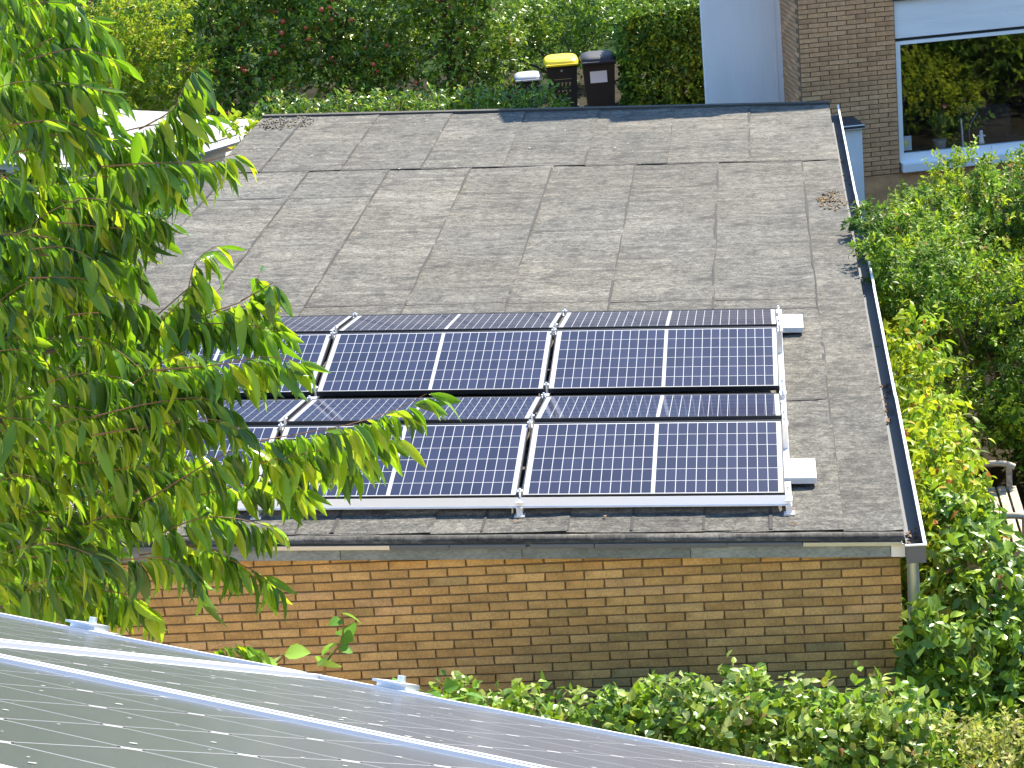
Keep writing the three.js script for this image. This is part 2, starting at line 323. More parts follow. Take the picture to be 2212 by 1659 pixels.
tuft('moss_crust', 'grey brown moss crust along the far left roof corner', -6.3, -13.8, 0.32, 0.42, 160, [[0.14, 0.11, 0.07], [0.2, 0.18, 0.14], [0.09, 0.08, 0.05]], 0.04);

{ // lichen dots and a little litter blown onto the felt
  const l = thing('lichen', 'pale lichen dots scattered over the far left part of the roof', 'lichen'), g = []; reseed(141);
  for (let i = 0; i < 70; i++) { const x = -6.4 + Math.pow(R(), 1.6) * 4.5, z = -14 + Math.pow(R(), 1.8) * 3.2; g.push(new THREE.CircleGeometry(rr(0.006, 0.016), 7).rotateX(-Math.PI / 2).scale(1, 1, rr(0.6, 1.2)).translate(x, roofY(x) + 0.026, z)); }
  mesh('lichen_dots', g, std(lin(0.34, 0.34, 0.30), 1), l, 'stuff');
  const d = thing('leaf_litter', 'few dry leaves and twigs lying on the felt roof', 'leaf litter'), q = [];
  for (let i = 0; i < 26; i++) { const x = rr(-6, -0.1), z = R() < 0.5 ? rr(-0.3, -0.06) : rr(-13.5, -5.2); q.push(new THREE.PlaneGeometry(rr(0.015, 0.05), rr(0.008, 0.02)).rotateX(-1.4 + rr(-0.3, 0.3)).rotateY(R() * 6).translate(x, roofY(x) + 0.028, z)); }
  mesh('dry_leaves', q, std(lin(0.16, 0.09, 0.04), 0.9), d, 'stuff');
}
// ------------------------------------------------------------------ solar panels on the garage
const PL = 1.704, PW = 1.042, TILT = Math.atan2(0.16, 1.03), ROLL = -Math.atan(SL);
const cellMats = [0, 1, 2].map(i => phy(lin(0.010 + 0.003 * i, 0.011 + 0.003 * i, 0.031 + 0.006 * i), 0.45, { specularIntensity: 0.1, clearcoat: 0.5, clearcoatRoughness: 0.03 }));
const COLS = 24, ROWS = 6, px = 0.0668, pz = 0.1665;
const cellG = new THREE.BoxGeometry(0.0618, 0.0012, 0.1572);
function panel(label, whole) {
  const p = thing('solar_panel', label, 'solar panel', 'solar panels on the garage roof');
  mesh('frame', [span(-PL / 2, PL / 2, -0.035, 0.0025, PW / 2 - 0.007, PW / 2), span(-PL / 2, PL / 2, -0.035, 0.0025, -PW / 2, -PW / 2 + 0.007), span(-PL / 2, -PL / 2 + 0.007, -0.035, 0.0025, -PW / 2 + 0.0071, PW / 2 - 0.0071), span(PL / 2 - 0.007, PL / 2, -0.035, 0.0025, -PW / 2 + 0.0071, PW / 2 - 0.0071)], M.blackFrame, p);
  mesh('backsheet', span(-PL / 2 + 0.0072, PL / 2 - 0.0072, -0.012, -0.0025, -PW / 2 + 0.0072, PW / 2 - 0.0072), M.backsheet, p);
  const merged = [];
  for (let i = 0; i < COLS; i++) for (let j = 0; j < ROWS; j++) {
    const x = (i - 11.5) * px + (i < 12 ? -0.011 : 0.011), z = (j - 2.5) * pz;
    if (whole) merged.push(cellG.clone().translate(x, -0.0018, z));
    else { const c = mesh('cell', cellG, cellMats[Math.floor(hash3(i, j, 7) * 3)], p); c.position.set(x, -0.0018, z); }
  }
  if (whole) mesh('cell_grid', merged, cellMats[1], p);
  p.rotation.order = 'ZXY';
  return p;
}
const colWord = ['at the right hand end', 'in the middle', 'behind cherry leaves'];
const rowsDef = [
  ['front row', 'tilted towards the street wall', 1, -0.43, -1.46], ['second row', 'tilted away, reflecting grey', -1, -1.56, -2.58],
  ['third row', 'tilted forward', 1, -2.77, -3.78], ['rearmost row', 'tilted away', -1, -3.87, -4.87]];
let protoF, protoB;
for (const [rn, look, dir, za, zb] of rowsDef) for (let c = 0; c < 3; c++) {
  const label = `solar panel ${colWord[c]} of the ${rn} on the garage roof`;
  let p = dir > 0 ? protoF : protoB;
  if (!p) { p = panel(label, dir < 0); if (dir > 0) protoF = p; else protoB = p; }
  else { p = p.clone(); p.name = numbered('solar_panel'); scene.add(p); p.userData = { label, category: 'solar panel', group: 'solar panels on the garage roof' }; }
  const q = onRoof(-1.545 - 1.733 * c, 0.20, (za + zb) / 2);
  p.position.copy(q); p.rotation.set(dir * TILT, 0, ROLL);
}
// the rack below them
{
  const rack = thing('panel_rack', 'silver aluminium rails and clamps carrying the panels on the garage roof', 'mounting rack');
  const bar = (x, z0, z1, h0, h1, w) => { const g = box(w, h1 - h0, z1 - z0, 0, (h0 + h1) / 2, (z0 + z1) / 2).translate(x, roofY(x), 0); return g; };
  const lines = [-0.676, -2.4115, -4.1445, -5.8775];
  for (const x of lines) {
    mesh('base_rail', [bar(x, -4.98, -0.34, 0.022, 0.062, 0.04)], M.alu, rack);
    for (const [z, h] of [[-1.51, 0.235], [-3.825, 0.235], [-2.675, 0.085], [-0.40, 0.085], [-4.90, 0.085]]) {
      mesh('support', [bar(x, z - 0.02, z + 0.02, 0.0622, h, 0.034), bar(x, z - 0.045, z + 0.045, h + 0.0002, h + 0.012, 0.05)], M.alu, rack);
      const top = h > 0.2 ? 0.292 : 0.14;
      for (const s of (h > 0.2 ? [-0.075, 0.075] : z === -0.40 ? [-0.06] : z === -4.90 ? [0.06] : [-0.13, 0.13]))
        mesh('clamp', [bar(x, z + s - 0.016, z + s + 0.016, top - 0.06, top, 0.014), bar(x, z + s - 0.014, z + s + 0.014, top + 0.0002, top + 0.005, x > -0.7 ? 0.022 : 0.036), new THREE.CylinderGeometry(0.008, 0.008, 0.012, 8).translate(x, roofY(x) + top + 0.012, z + s)], M.alu, rack);
    }
    mesh('foot', [bar(x, -0.36, -0.30, 0.012, 0.0218, 0.07), bar(x - 0.016, -0.345, -0.325, 0.0222, 0.07, 0.008), bar(x + 0.016, -0.345, -0.325, 0.0222, 0.07, 0.008)], M.alu, rack);
  }
  // wind deflector below the front edge
  for (let c = 0; c < 3; c++) {
    const g = new THREE.BoxGeometry(1.72, 0.058, 0.003, 1, 1, 1).rotateX(-0.35);
    const h = new THREE.BoxGeometry(1.72, 0.006, 0.02).translate(0, -0.030, 0.018);
    const x = -1.545 - 1.733 * c, d = mesh('wind_deflector', [g, h], M.alu, rack); d.position.copy(onRoof(x, 0.092, -0.385)); d.rotation.z = ROLL;
  }
  for (const z of [-2.675]) for (let c = 0; c < 3; c++) { const d = mesh('valley_strip', new THREE.BoxGeometry(1.66, 0.02, 0.08), M.black, rack); d.position.copy(onRoof(-1.545 - 1.733 * c, 0.045, z)); d.rotation.z = ROLL; }  // plain black strips along the valley between second and third rows
}
{
  const slabG = rbox(0.40, 0.045, 0.395, 0.006, 0, 0, 0, 2);
  for (const [z, label] of [[-4.65, 'white ballast slab beside the rearmost panels on the garage roof'], [-1.03, 'white ballast slab beside the front row of panels on the garage roof']]) {
    const b = thing('ballast_slab', label, 'slab', 'ballast slabs beside the panels');
    mesh('slab', slabG, M.ballast, b); mesh('spacer', [box(0.05, 0.024, 0.3, -0.1, -0.036, 0), box(0.05, 0.024, 0.3, 0.06, -0.036, 0)], M.black, b);
    b.position.copy(onRoof(-0.685, 0.060, z)); b.rotation.z = ROLL;
  }
}
// ------------------------------------------------------------------ near roof with its own panels, bottom left
const NO = V(-1.552, 7.125, 12.339), NU = V(0.8847, 0, 0.4662).normalize(), NW = V(0.419, -0.436, -0.796);
NW.addScaledVector(NU, -NW.dot(NU)).normalize();
const NN = NU.clone().cross(NW); if (NN.y < 0) NN.negate();
const nearMatrix = () => { const w2 = NU.clone().cross(NN); return new THREE.Matrix4().makeBasis(NU, NN, w2).setPosition(NO); }; // local x along the eave, y off the roof, z up the roof (towards the viewer)
{
  const P = 0.158, MW = 1.004, ML = 1.70;
  const ch = 0.013, hs = 0.0772, sh = new THREE.Shape();
  sh.moveTo(-hs + ch, -hs); sh.lineTo(hs - ch, -hs); sh.lineTo(hs, -hs + ch); sh.lineTo(hs, hs - ch); sh.lineTo(hs - ch, hs); sh.lineTo(-hs + ch, hs); sh.lineTo(-hs, hs - ch); sh.lineTo(-hs, -hs + ch); sh.closePath();
  const cellGeo = new THREE.ExtrudeGeometry(sh, { depth: 0.001, bevelEnabled: false }).rotateX(-Math.PI / 2);
  const T_dust = tex(512, (u, v) => { const a = fbm(u * 10, v * 10, 2, 5, 10), s = vn(u * 200, v * 200, 4, 200), k = 0.8 + (a - 0.5) * 0.12 + (s - 0.5) * 0.12 + (s > 0.95 ? 0.12 : 0); return [k, k, k * 1.0]; });
  for (const p of [cellGeo]) { const uv = p.attributes.uv; for (let i = 0; i < uv.count; i++) uv.setXY(i, uv.getX(i) * 1.3, uv.getY(i) * 1.3); }
  const mats = [0, 1, 2].map(i => phy(lin(0.05 + 0.002 * i, 0.048 + 0.002 * i, 0.052 + 0.002 * i), 0.6, { map: T_dust, clearcoat: 1, clearcoatRoughness: 0.22 }));
  const sheet = phy(lin(0.46, 0.45, 0.46), 0.6, { clearcoat: 1, clearcoatRoughness: 0.22 });
  const NM = nearMatrix();
  const defs = [
    [-0.475, 1.225, 0.218, 'near solar panel along the lower roof edge in the bottom left, crossing the foreground'],
    [-2.195, -0.495, 0.218, 'near solar panel at the far left end of the lower roof edge in the foreground'],
    [-0.75, 0.95, -0.806, 'near solar panel in the second row up, filling the bottom left corner'],
    [-0.75, 0.95, -1.830, 'near solar panel cut by the bottom left picture edge']];
  reseed(404);
  for (const [u0, u1, w0, label] of defs) {
    const p = thing('dusty_solar_panel', label, 'solar panel', 'dusty panels on the near roof');
    p.applyMatrix4(NM);
    const z0 = -w0 - MW, z1 = -w0; // local z runs up the roof, so w = -z
    const f = 0.020;
    mesh('frame', [span(u0, u1, -0.038, 0.003, z1 - f, z1), span(u0, u1, -0.038, 0.003, z0, z0 + f), span(u0, u0 + f, -0.038, 0.003, z0 + f + 1e-4, z1 - f - 1e-4), span(u1 - f, u1, -0.038, 0.003, z0 + f + 1e-4, z1 - f - 1e-4)], M.frame, p);
    mesh('backsheet', span(u0 + f + 2e-4, u1 - f - 2e-4, -0.012, -0.003, z0 + f + 2e-4, z1 - f - 2e-4), sheet, p);
    const uoff = ((u0 + u1) / 2);
    for (let i = 0; i < 10; i++) for (let j = 0; j < 6; j++) {
      const x = uoff + (i - 4.5) * P, z = (z0 + z1) / 2 + (j - 2.5) * P;
      const c = mesh('cell', cellGeo, mats[Math.floor(hash3(i, j, 3) * 3)], p); c.position.set(x, -0.0026, z);
    }
    const zc = (z0 + z1) / 2, grid = [];
    for (let j = 0; j <= 6; j++) grid.push(span(u0 + 0.05, u1 - 0.05, -0.00155, -0.0015, zc + (j - 3) * P - 0.0014, zc + (j - 3) * P + 0.0014));
    for (let i = 0; i <= 10; i++) { const x = uoff + (i - 5) * P; grid.push(span(x - 0.0013, x + 0.0013, -0.00155, -0.00149, z0 + 0.03, z1 - 0.03)); for (let j = 1; j < 6; j++) grid.push(new THREE.CircleGeometry(0.0125, 4).rotateX(-Math.PI / 2).translate(x, -0.00148, zc + (j - 3) * P)); }
    mesh('cell_gaps', grid, sheet, p);
        const specks = [];
    for (let i = 0; i < 110; i++) { const g = new THREE.CircleGeometry(rr(0.001, 0.0035), 7).rotateX(-Math.PI / 2); g.scale(rr(0.7, 1.3), 1, rr(0.7, 1.6)); specks.push(g.translate(rr(u0 + 0.05, u1 - 0.05), -0.0008, rr(z0 + 0.05, z1 - 0.05))); }
    mesh('dirt_specks', specks, std(lin(0.42, 0.42, 0.38), 0.9), p, 'stuff');
  }
  const rack = thing('near_panel_rack', 'silver rails and end clamps under the near panels on the lower roof edge', 'mounting rack');
  rack.applyMatrix4(NM);
  for (const u of [-1.60, -0.98, -0.322, 0.75]) {
    mesh('rail', [span(u - 0.02, u + 0.02, -0.085, -0.081, -1.29, 1.8), span(u - 0.02, u - 0.017, -0.0808, -0.0385, -1.29, 1.8), span(u + 0.017, u + 0.02, -0.0808, -0.0385, -1.29, 1.8)], M.alu, rack);
    mesh('end_clamp', [span(u - 0.034, u + 0.022, -0.038, 0.010, -1.262, -1.2225), span(u - 0.034, u + 0.022, 0.0102, 0.014, -1.262, -1.208), new THREE.CylinderGeometry(0.007, 0.007, 0.012, 10).translate(u, 0.019, -1.24), span(u + 0.0222, u + 0.052, -0.036, -0.032, -1.258, -1.226), span(u + 0.048, u + 0.052, -0.0318, 0.0, -1.258, -1.226), span(u + 0.0222, u + 0.052, 0.0002, 0.004, -1.258, -1.226)], M.alu, rack);
  }
  const roof = thing('near_house_roof', 'pitched roof below the dusty panels in the bottom left foreground', 'roof');
  roof.applyMatrix4(NM);
  mesh('roof_slope', span(-7, 7, -0.26, -0.16, -1.16, 1.9), M.roofTile, roof);
  const nh = thing('near_bounce_wall', 'unseen cream facade of the near house, sized and coloured to bounce warm light', 'wall');
  nh.position.copy(NO).addScaledVector(NW, 0.9).setY(0); nh.rotation.y = Math.atan2(-NU.z, NU.x);
  mesh('facade', span(-9, 9, 0, 6.25, -0.15, 0.15), std(lin(0.86, 0.66, 0.40), 0.9, { map: T_plain }), nh);  // width and warm cream chosen to throw sunlight onto the garage bricks
  for (const x of [-5, -2.2, 1.2, 4.2]) for (const y of [0.9, 3.6]) { const w = mesh('window', span(x - 0.65, x + 0.65, y, y + 1.35, -0.18, -0.151), M.upvc, nh); mesh('window_pane', span(x - 0.57, x + 0.57, y + 0.08, y + 1.27, -0.186, -0.181), M.anthracite, w); }
}

// ------------------------------------------------------------------ house behind, top right
const TH = THREE.MathUtils.degToRad(11);
{
  const house = thing('house', 'brick house with white panels and large window behind the garage', 'house');
  house.position.set(-0.218, 0, -17.207); house.rotation.y = TH; // local x along the front, z towards the viewer
  const W1 = 1.252, HT = 7.1;
  const pier = mesh('brick_pier', [span(-0.005, W1 - 0.005, 0, HT, -1.35, -0.012)], M.mortar, house);
  const hb = [11, 12, 13].map(s => brickGeo(0.2385, 0.0515, 0.05, s)), hh = [14, 15].map(s => brickGeo(0.1135, 0.0515, 0.05, s));
  reseed(88);
  for (let r = 0; r < 40; r++) { // the courses that the picture shows
    const y = 1.02 + r * 0.0625;
    for (let k = 0; k < 6; k++) {
      const odd = r % 2, xs = odd ? k * 0.25 : k * 0.25 - 0.125;
      let half = false, xc = xs + 0.119;
      if (!odd && k === 0) { half = true; xc = 0.057; }
      if (xc + (half ? 0.057 : 0.119) > W1) { half = true; xc = xs + 0.0565; if (xc + 0.0565 > W1 + 0.002) continue; }
      const m = mesh('brick', half ? pick(hh) : pick(hb), pick(M.houseBrick), pier); m.position.set(xc, y, -0.025 + rr(-0.003, 0.003));
    }
  }
  // return face of the pier, seen on edge
  const ret = []; for (let r = 0; r < 44; r++) for (let k = 0; k < 5; k++) ret.push(brickGeo(0.05, 0.0515, 0.2385, 50 + (r * 5 + k) % 9).translate(0.014, 1.02 + r * 0.0625, -0.17 - k * 0.25 - (r % 2) * 0.125));
  mesh('brick_return', ret, M.houseBrick[2], pier, 'stuff');
  mesh('brick_above', [span(0, W1, 3.55, HT, -0.05, -0.008), span(0, W1, 0, 0.98, -0.05, -0.008)], M.houseBrick[1], house);
  // white fin wall at the left
  mesh('white_wall', [span(-1.06, -0.085, 0, HT, -1.22, -1.10)], M.render, house);
  mesh('white_trim', [span(-0.084, -0.006, 0, HT, -1.24, -1.112)], M.upvc, house);
  // window bay
  const gx0 = 1.32, gx1 = 4.2, gy0 = 1.22, gy1 = 2.655;
  mesh('white_panel', [span(W1, 4.6, 2.745, 3.235, -0.16, -0.045)], M.render, house);
  mesh('dark_joint', [span(W1 + 0.02, 4.6, 2.70, 2.7445, -0.16, -0.10)], M.black, house);
  mesh('upper_band', [span(W1 - 0.02, 4.6, 3.2355, 3.32, -0.16, 0.02)], M.anthracite, house);
  mesh('upper_wall', [span(W1, 4.6, 3.3205, HT, -0.3, -0.1)], M.render, house);
  mesh('lower_wall', [span(W1, 4.6, 0, 1.0, -0.3, -0.05)], M.houseBrick[0], house);
  const win = mesh('window', [span(W1 + 0.005, gx0, 1.12, 2.6995, -0.14, -0.06), span(gx1, gx1 + 0.07, 1.12, 2.6995, -0.14, -0.06), span(gx0 + 1e-4, gx1 - 1e-4, gy1, 2.6995, -0.14, -0.06), span(gx0 + 1e-4, gx1 - 1e-4, 1.12, gy0, -0.14, -0.06)], M.upvc, house);
  mesh('pane', new THREE.PlaneGeometry(gx1 - gx0 - 0.001, gy1 - gy0 - 0.001).translate((gx0 + gx1) / 2, (gy0 + gy1) / 2, -0.10), M.glass, win);
  mesh('pane', new THREE.PlaneGeometry(gx1 - gx0 - 0.001, gy1 - gy0 - 0.001).translate((gx0 + gx1) / 2, (gy0 + gy1) / 2, -0.118), M.glass, win);
  mesh('sill', [rbox(3.1, 0.12, 0.16, 0.01, W1 + 1.56, 1.06, 0.0)], M.upvc, win);
  // the room: floor, ceiling, walls
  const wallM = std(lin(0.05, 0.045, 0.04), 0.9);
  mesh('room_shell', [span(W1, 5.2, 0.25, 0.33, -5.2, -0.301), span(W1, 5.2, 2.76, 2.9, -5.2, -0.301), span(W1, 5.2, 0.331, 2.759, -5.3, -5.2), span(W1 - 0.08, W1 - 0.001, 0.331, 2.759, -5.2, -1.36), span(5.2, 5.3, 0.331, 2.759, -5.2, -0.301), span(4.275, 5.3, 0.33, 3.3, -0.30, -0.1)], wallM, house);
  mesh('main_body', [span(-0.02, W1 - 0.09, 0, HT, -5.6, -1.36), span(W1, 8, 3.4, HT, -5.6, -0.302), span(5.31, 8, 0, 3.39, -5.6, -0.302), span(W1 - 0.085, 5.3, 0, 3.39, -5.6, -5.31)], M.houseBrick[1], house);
  mesh('flat_roof', [span(-1.08, 8.2, HT + 0.001, HT + 0.26, -5.9, -0.46)], M.anthracite, house);

  const base = house.matrixWorld; house.updateMatrixWorld(true);
  const inRoom = (x, y, z) => V(x, y, z).applyMatrix4(house.matrixWorld);
  // things on the window board inside
  {
    const t = thing('window_table', 'dark wooden table inside the house window', 'table'); t.position.copy(inRoom(2.5, 0.33, -0.75)); t.rotation.y = TH;
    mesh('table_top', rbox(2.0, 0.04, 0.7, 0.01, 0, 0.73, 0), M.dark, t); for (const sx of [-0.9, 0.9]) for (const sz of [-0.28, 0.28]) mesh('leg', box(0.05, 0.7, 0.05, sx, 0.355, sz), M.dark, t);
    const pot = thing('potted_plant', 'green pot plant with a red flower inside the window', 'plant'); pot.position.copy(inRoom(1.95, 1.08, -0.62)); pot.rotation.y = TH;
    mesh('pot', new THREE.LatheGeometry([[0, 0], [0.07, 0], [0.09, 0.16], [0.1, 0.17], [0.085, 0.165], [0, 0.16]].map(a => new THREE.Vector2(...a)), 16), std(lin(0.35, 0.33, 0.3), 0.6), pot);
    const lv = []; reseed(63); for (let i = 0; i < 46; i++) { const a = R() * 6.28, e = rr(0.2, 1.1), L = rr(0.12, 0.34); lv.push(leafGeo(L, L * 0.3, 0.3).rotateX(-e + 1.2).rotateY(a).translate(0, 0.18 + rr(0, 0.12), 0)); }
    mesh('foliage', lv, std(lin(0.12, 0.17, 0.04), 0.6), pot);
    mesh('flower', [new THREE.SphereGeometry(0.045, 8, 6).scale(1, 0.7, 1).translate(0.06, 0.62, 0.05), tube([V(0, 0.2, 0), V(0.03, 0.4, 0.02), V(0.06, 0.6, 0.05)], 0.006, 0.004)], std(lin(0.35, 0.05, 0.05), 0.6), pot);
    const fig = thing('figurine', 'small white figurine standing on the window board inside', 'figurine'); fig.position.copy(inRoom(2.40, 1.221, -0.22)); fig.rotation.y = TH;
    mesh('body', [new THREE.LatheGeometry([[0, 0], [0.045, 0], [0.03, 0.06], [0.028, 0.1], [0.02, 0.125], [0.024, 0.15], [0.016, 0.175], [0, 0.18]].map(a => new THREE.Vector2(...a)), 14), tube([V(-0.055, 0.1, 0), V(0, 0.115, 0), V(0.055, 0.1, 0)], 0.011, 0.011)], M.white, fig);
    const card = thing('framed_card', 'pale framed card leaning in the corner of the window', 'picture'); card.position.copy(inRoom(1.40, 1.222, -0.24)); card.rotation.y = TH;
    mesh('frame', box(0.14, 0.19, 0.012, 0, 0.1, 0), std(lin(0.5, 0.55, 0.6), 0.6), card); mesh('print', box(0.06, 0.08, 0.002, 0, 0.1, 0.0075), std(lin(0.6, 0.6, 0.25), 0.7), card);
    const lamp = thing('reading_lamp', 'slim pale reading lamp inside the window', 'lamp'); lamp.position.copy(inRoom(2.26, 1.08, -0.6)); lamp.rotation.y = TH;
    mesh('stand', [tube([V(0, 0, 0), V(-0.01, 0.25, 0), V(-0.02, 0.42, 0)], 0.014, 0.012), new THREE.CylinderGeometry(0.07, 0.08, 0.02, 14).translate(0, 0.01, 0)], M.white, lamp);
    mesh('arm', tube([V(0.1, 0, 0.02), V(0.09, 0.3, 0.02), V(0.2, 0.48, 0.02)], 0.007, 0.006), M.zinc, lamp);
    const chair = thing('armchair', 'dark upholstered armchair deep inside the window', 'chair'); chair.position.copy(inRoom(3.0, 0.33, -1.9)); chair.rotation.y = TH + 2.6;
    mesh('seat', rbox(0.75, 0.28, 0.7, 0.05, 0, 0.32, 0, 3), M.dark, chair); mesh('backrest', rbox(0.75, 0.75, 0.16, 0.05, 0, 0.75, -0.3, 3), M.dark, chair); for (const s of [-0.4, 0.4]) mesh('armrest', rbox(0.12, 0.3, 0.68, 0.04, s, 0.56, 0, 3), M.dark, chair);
  }
  // white garden wall with slate coping that runs from the house towards the garage
  const gw = thing('garden_wall', 'short white rendered wall with dark coping between garage and brick house', 'wall');
  gw.position.copy(house.position); gw.rotation.y = TH;
  mesh('wall_body', span(0.365, 0.625, 0, 1.765, 0.02, 0.58), M.render, gw);
  mesh('coping', [rbox(0.32, 0.035, 0.62, 0.006, 0.495, 1.784, 0.33, 2)], M.anthracite, gw);
  mesh('lit_coping_edge', [rbox(0.325, 0.05, 0.045, 0.006, 0.495, 1.781, 0.615, 2)], std(lin(0.62, 0.56, 0.5), 0.8), gw);  // lit front edge of the coping, painted as a paler strip
}

// ------------------------------------------------------------------ pale flat roof, left of the garage's far corner
{
  const r = thing('pale_flat_roof', 'bright pale flat roof behind the cherry leaves at left', 'roof');
  const Y = 2.45, pts = [[-10.6, -14.9], [-9.95, -17.75], [-9.5, -17.9], [-8.09, -16.95], [-7.26, -16.35], [-7.08, -14.96], [-7.58, -14.14], [-9.2, -13.95]];
  const sh = new THREE.Shape(pts.map(([x, z]) => new THREE.Vector2(x, -z)));
  const slab = new THREE.ExtrudeGeometry(sh, { depth: 0.07, bevelEnabled: false }).rotateX(-Math.PI / 2).translate(0, Y - 0.08, 0);
  const pale = [0, 1, 2].map(i => std(lin(0.40 - 0.04 * i, 0.385 - 0.04 * i, 0.37 - 0.04 * i), 0.8, { map: T_plain, bumpMap: T_brickB, bumpScale: 0.002 }));
  mesh('roof_slab', slab, std(lin(0.5, 0.5, 0.48), 0.8), r);
  // membrane sheets clipped to the outline
  const inside = (x, z) => { let c = false; for (let i = 0, j = pts.length - 1; i < pts.length; j = i++) { const [xi, zi] = pts[i], [xj, zj] = pts[j]; if ((zi > z) !== (zj > z) && x < (xj - xi) * (z - zi) / (zj - zi) + xi) c = !c; } return c; };
  reseed(19); const ca = Math.cos(0.5), sa = Math.sin(0.5);
  for (let i = -8; i < 8; i++) for (let j = -8; j < 8; j++) {
    const a = i * 0.62 + (j % 2) * 0.3, b = j * 0.50, x = -8.7 + a * ca - b * sa, z = -15.9 + a * sa + b * ca;
    const q = [[-0.305, -0.245], [0.305, -0.245], [0.305, 0.245], [-0.305, 0.245]].map(([p, w]) => [x + p * ca - w * sa, z + p * sa + w * ca]);
    if (!q.every(p => inside(p[0], p[1]))) continue;
    const g = box(0.612, 0.012, 0.492).rotateY(-0.5).translate(x, Y + 0.0 + rr(0, 0.004), z); mesh('roofing_slab', g, pick(pale), r);
  }
  const edge = []; for (let i = 4; i < 8; i++) { const [x0, z0] = pts[i], [x1, z1] = pts[(i + 1) % 8], L = Math.hypot(x1 - x0, z1 - z0); edge.push(box(L, 0.03, 0.12).rotateY(-Math.atan2(z1 - z0, x1 - x0)).translate((x0 + x1) / 2, Y + 0.004, (z0 + z1) / 2)); }
  mesh('edge_trim', edge, pale[0], r);
  mesh('support_wall', [span(-10, -7.6, 0, Y - 0.085, -16.6, -14.6)], M.render, r);
}

// ------------------------------------------------------------------ wheelie bins
function bin(label, lidMat, x, z, turn, s) {
  const b = thing('wheelie_bin', label, 'bin', 'wheelie bins behind the garage'); b.position.set(x, 0, z); b.rotation.y = turn; b.scale.setScalar(s);
  const body = new THREE.BoxGeometry(0.52, 0.86, 0.58, 1, 1, 1), p = body.attributes.position; for (let i = 0; i < p.count; i++) if (p.getY(i) < 0) { p.setX(i, p.getX(i) * 0.82); p.setZ(i, p.getZ(i) * 0.72); } body.translate(0, 0.53, 0); body.computeVertexNormals();
  mesh('body', body, M.binBody, b); mesh('rim', rbox(0.57, 0.06, 0.65, 0.015, 0, 0.975, 0, 2), M.binBody, b);
  const lid = new THREE.SphereGeometry(1, 20, 10, 0, Math.PI * 2, 0, Math.PI / 2), q = lid.attributes.position; for (let i = 0; i < q.count; i++) { const f = v => Math.sign(v) * Math.pow(Math.abs(v), 0.45); q.setXYZ(i, f(q.getX(i)) * 0.30, q.getY(i) * 0.10, f(q.getZ(i)) * 0.37); } lid.computeVertexNormals(); lid.translate(0, 1.006, 0.0);
  const l = mesh('lid', lid, lidMat, b); mesh('lid_lip', rbox(0.56, 0.035, 0.05, 0.01, 0, 1.0, 0.375, 2), lidMat, l);
  mesh('handle', [new THREE.CylinderGeometry(0.015, 0.015, 0.5, 8).rotateZ(Math.PI / 2).translate(0, 0.99, -0.37)], M.binBody, b);
  for (const sx of [-0.24, 0.24]) mesh('wheel', new THREE.CylinderGeometry(0.1, 0.1, 0.05, 16).rotateZ(Math.PI / 2).translate(sx, 0.1, -0.26), M.black, b);
  return b;
}
{
  const g0 = at(1140, 168, 42.9), y0 = at(1212, 140, 43.0), d0 = at(1292, 140, 42.8);
  bin('dark wheelie bin with grey lid, lowest and leftmost of the three bins', M.binGrey, g0.x, g0.z, 0.12, 0.80);
  const yb = bin('dark wheelie bin with bright yellow lid between two other bins', M.binYellow, y0.x, y0.z, 0.12, 1.0);
  const marks = [box(0.30, 0.008, 0.004, 0, 0.74, 0.272), box(0.22, 0.008, 0.004, 0.02, 0.46, 0.235)]; for (let i = 0; i < 4; i++) for (let j = 0; j < 2; j++) { marks.push(box(0.02, 0.075, 0.004, -0.08 + i * 0.065, 0.655 - j * 0.10, 0.262 - j * 0.013)); marks.push(box(0.018, 0.012, 0.004, -0.062 + i * 0.065, 0.67 - j * 0.10, 0.263 - j * 0.013)); }
  mesh('printed_panel', marks, M.binPrint, yb);
  mesh('lock', [new THREE.CylinderGeometry(0.02, 0.02, 0.01, 10).rotateX(Math.PI / 2).translate(-0.01, 0.89, 0.286)], M.binGrey, yb);
  const db = bin('dark wheelie bin with blue black lid and pale sticker beside the clipped hedge', M.binBlue, d0.x, d0.z, 0.12, 1.03);
  mesh('sticker', [box(0.28, 0.2, 0.004, -0.02, 0.75, 0.277)], M.paper, db);
}

// ------------------------------------------------------------------ bench beside the garage
{
  const b = thing('garden_bench', 'weathered wooden garden bench half hidden by the creeper beside the garage', 'bench');
  const y = 0.42; reseed(51);
  [0.955, 1.05, 1.145, 1.24, 1.335].forEach((x, i) => mesh('seat_slat', rbox(0.075, 0.024, 1.42, 0.006, x, y, -6.04), pick(M.teak), b));
  for (const z of [-6.72, -5.36]) {
    mesh('armrest', [tube([V(0.88, 0.66, z), V(1.1, 0.665, z), V(1.28, 0.655, z), V(1.36, 0.62, z)], 0.028, 0.03, 8)], M.teak[2], b);
    mesh('leg', rbox(0.055, 0.635, 0.055, 0.008, 1.31, 0.318, z), M.teak[1], b);
    mesh('leg', rbox(0.055, 0.9, 0.05, 0.008, 0.87, 0.45, z), M.teak[1], b);
  }
  mesh('seat_rail', [box(0.03, 0.07, 1.3, 1.36, 0.37, -6.04), box(0.03, 0.07, 1.3, 0.90, 0.37, -6.04)], M.teak[1], b);
  mesh('top_rail', rbox(0.04, 0.08, 1.44, 0.01, 0.84, 0.93, -6.04), M.teak[0], b);
  for (let i = 0; i < 9; i++) mesh('back_slat', rbox(0.018, 0.42, 0.05, 0.004, 0.855, 0.68, -6.58 + i * 0.135), pick(M.teak), b);
}
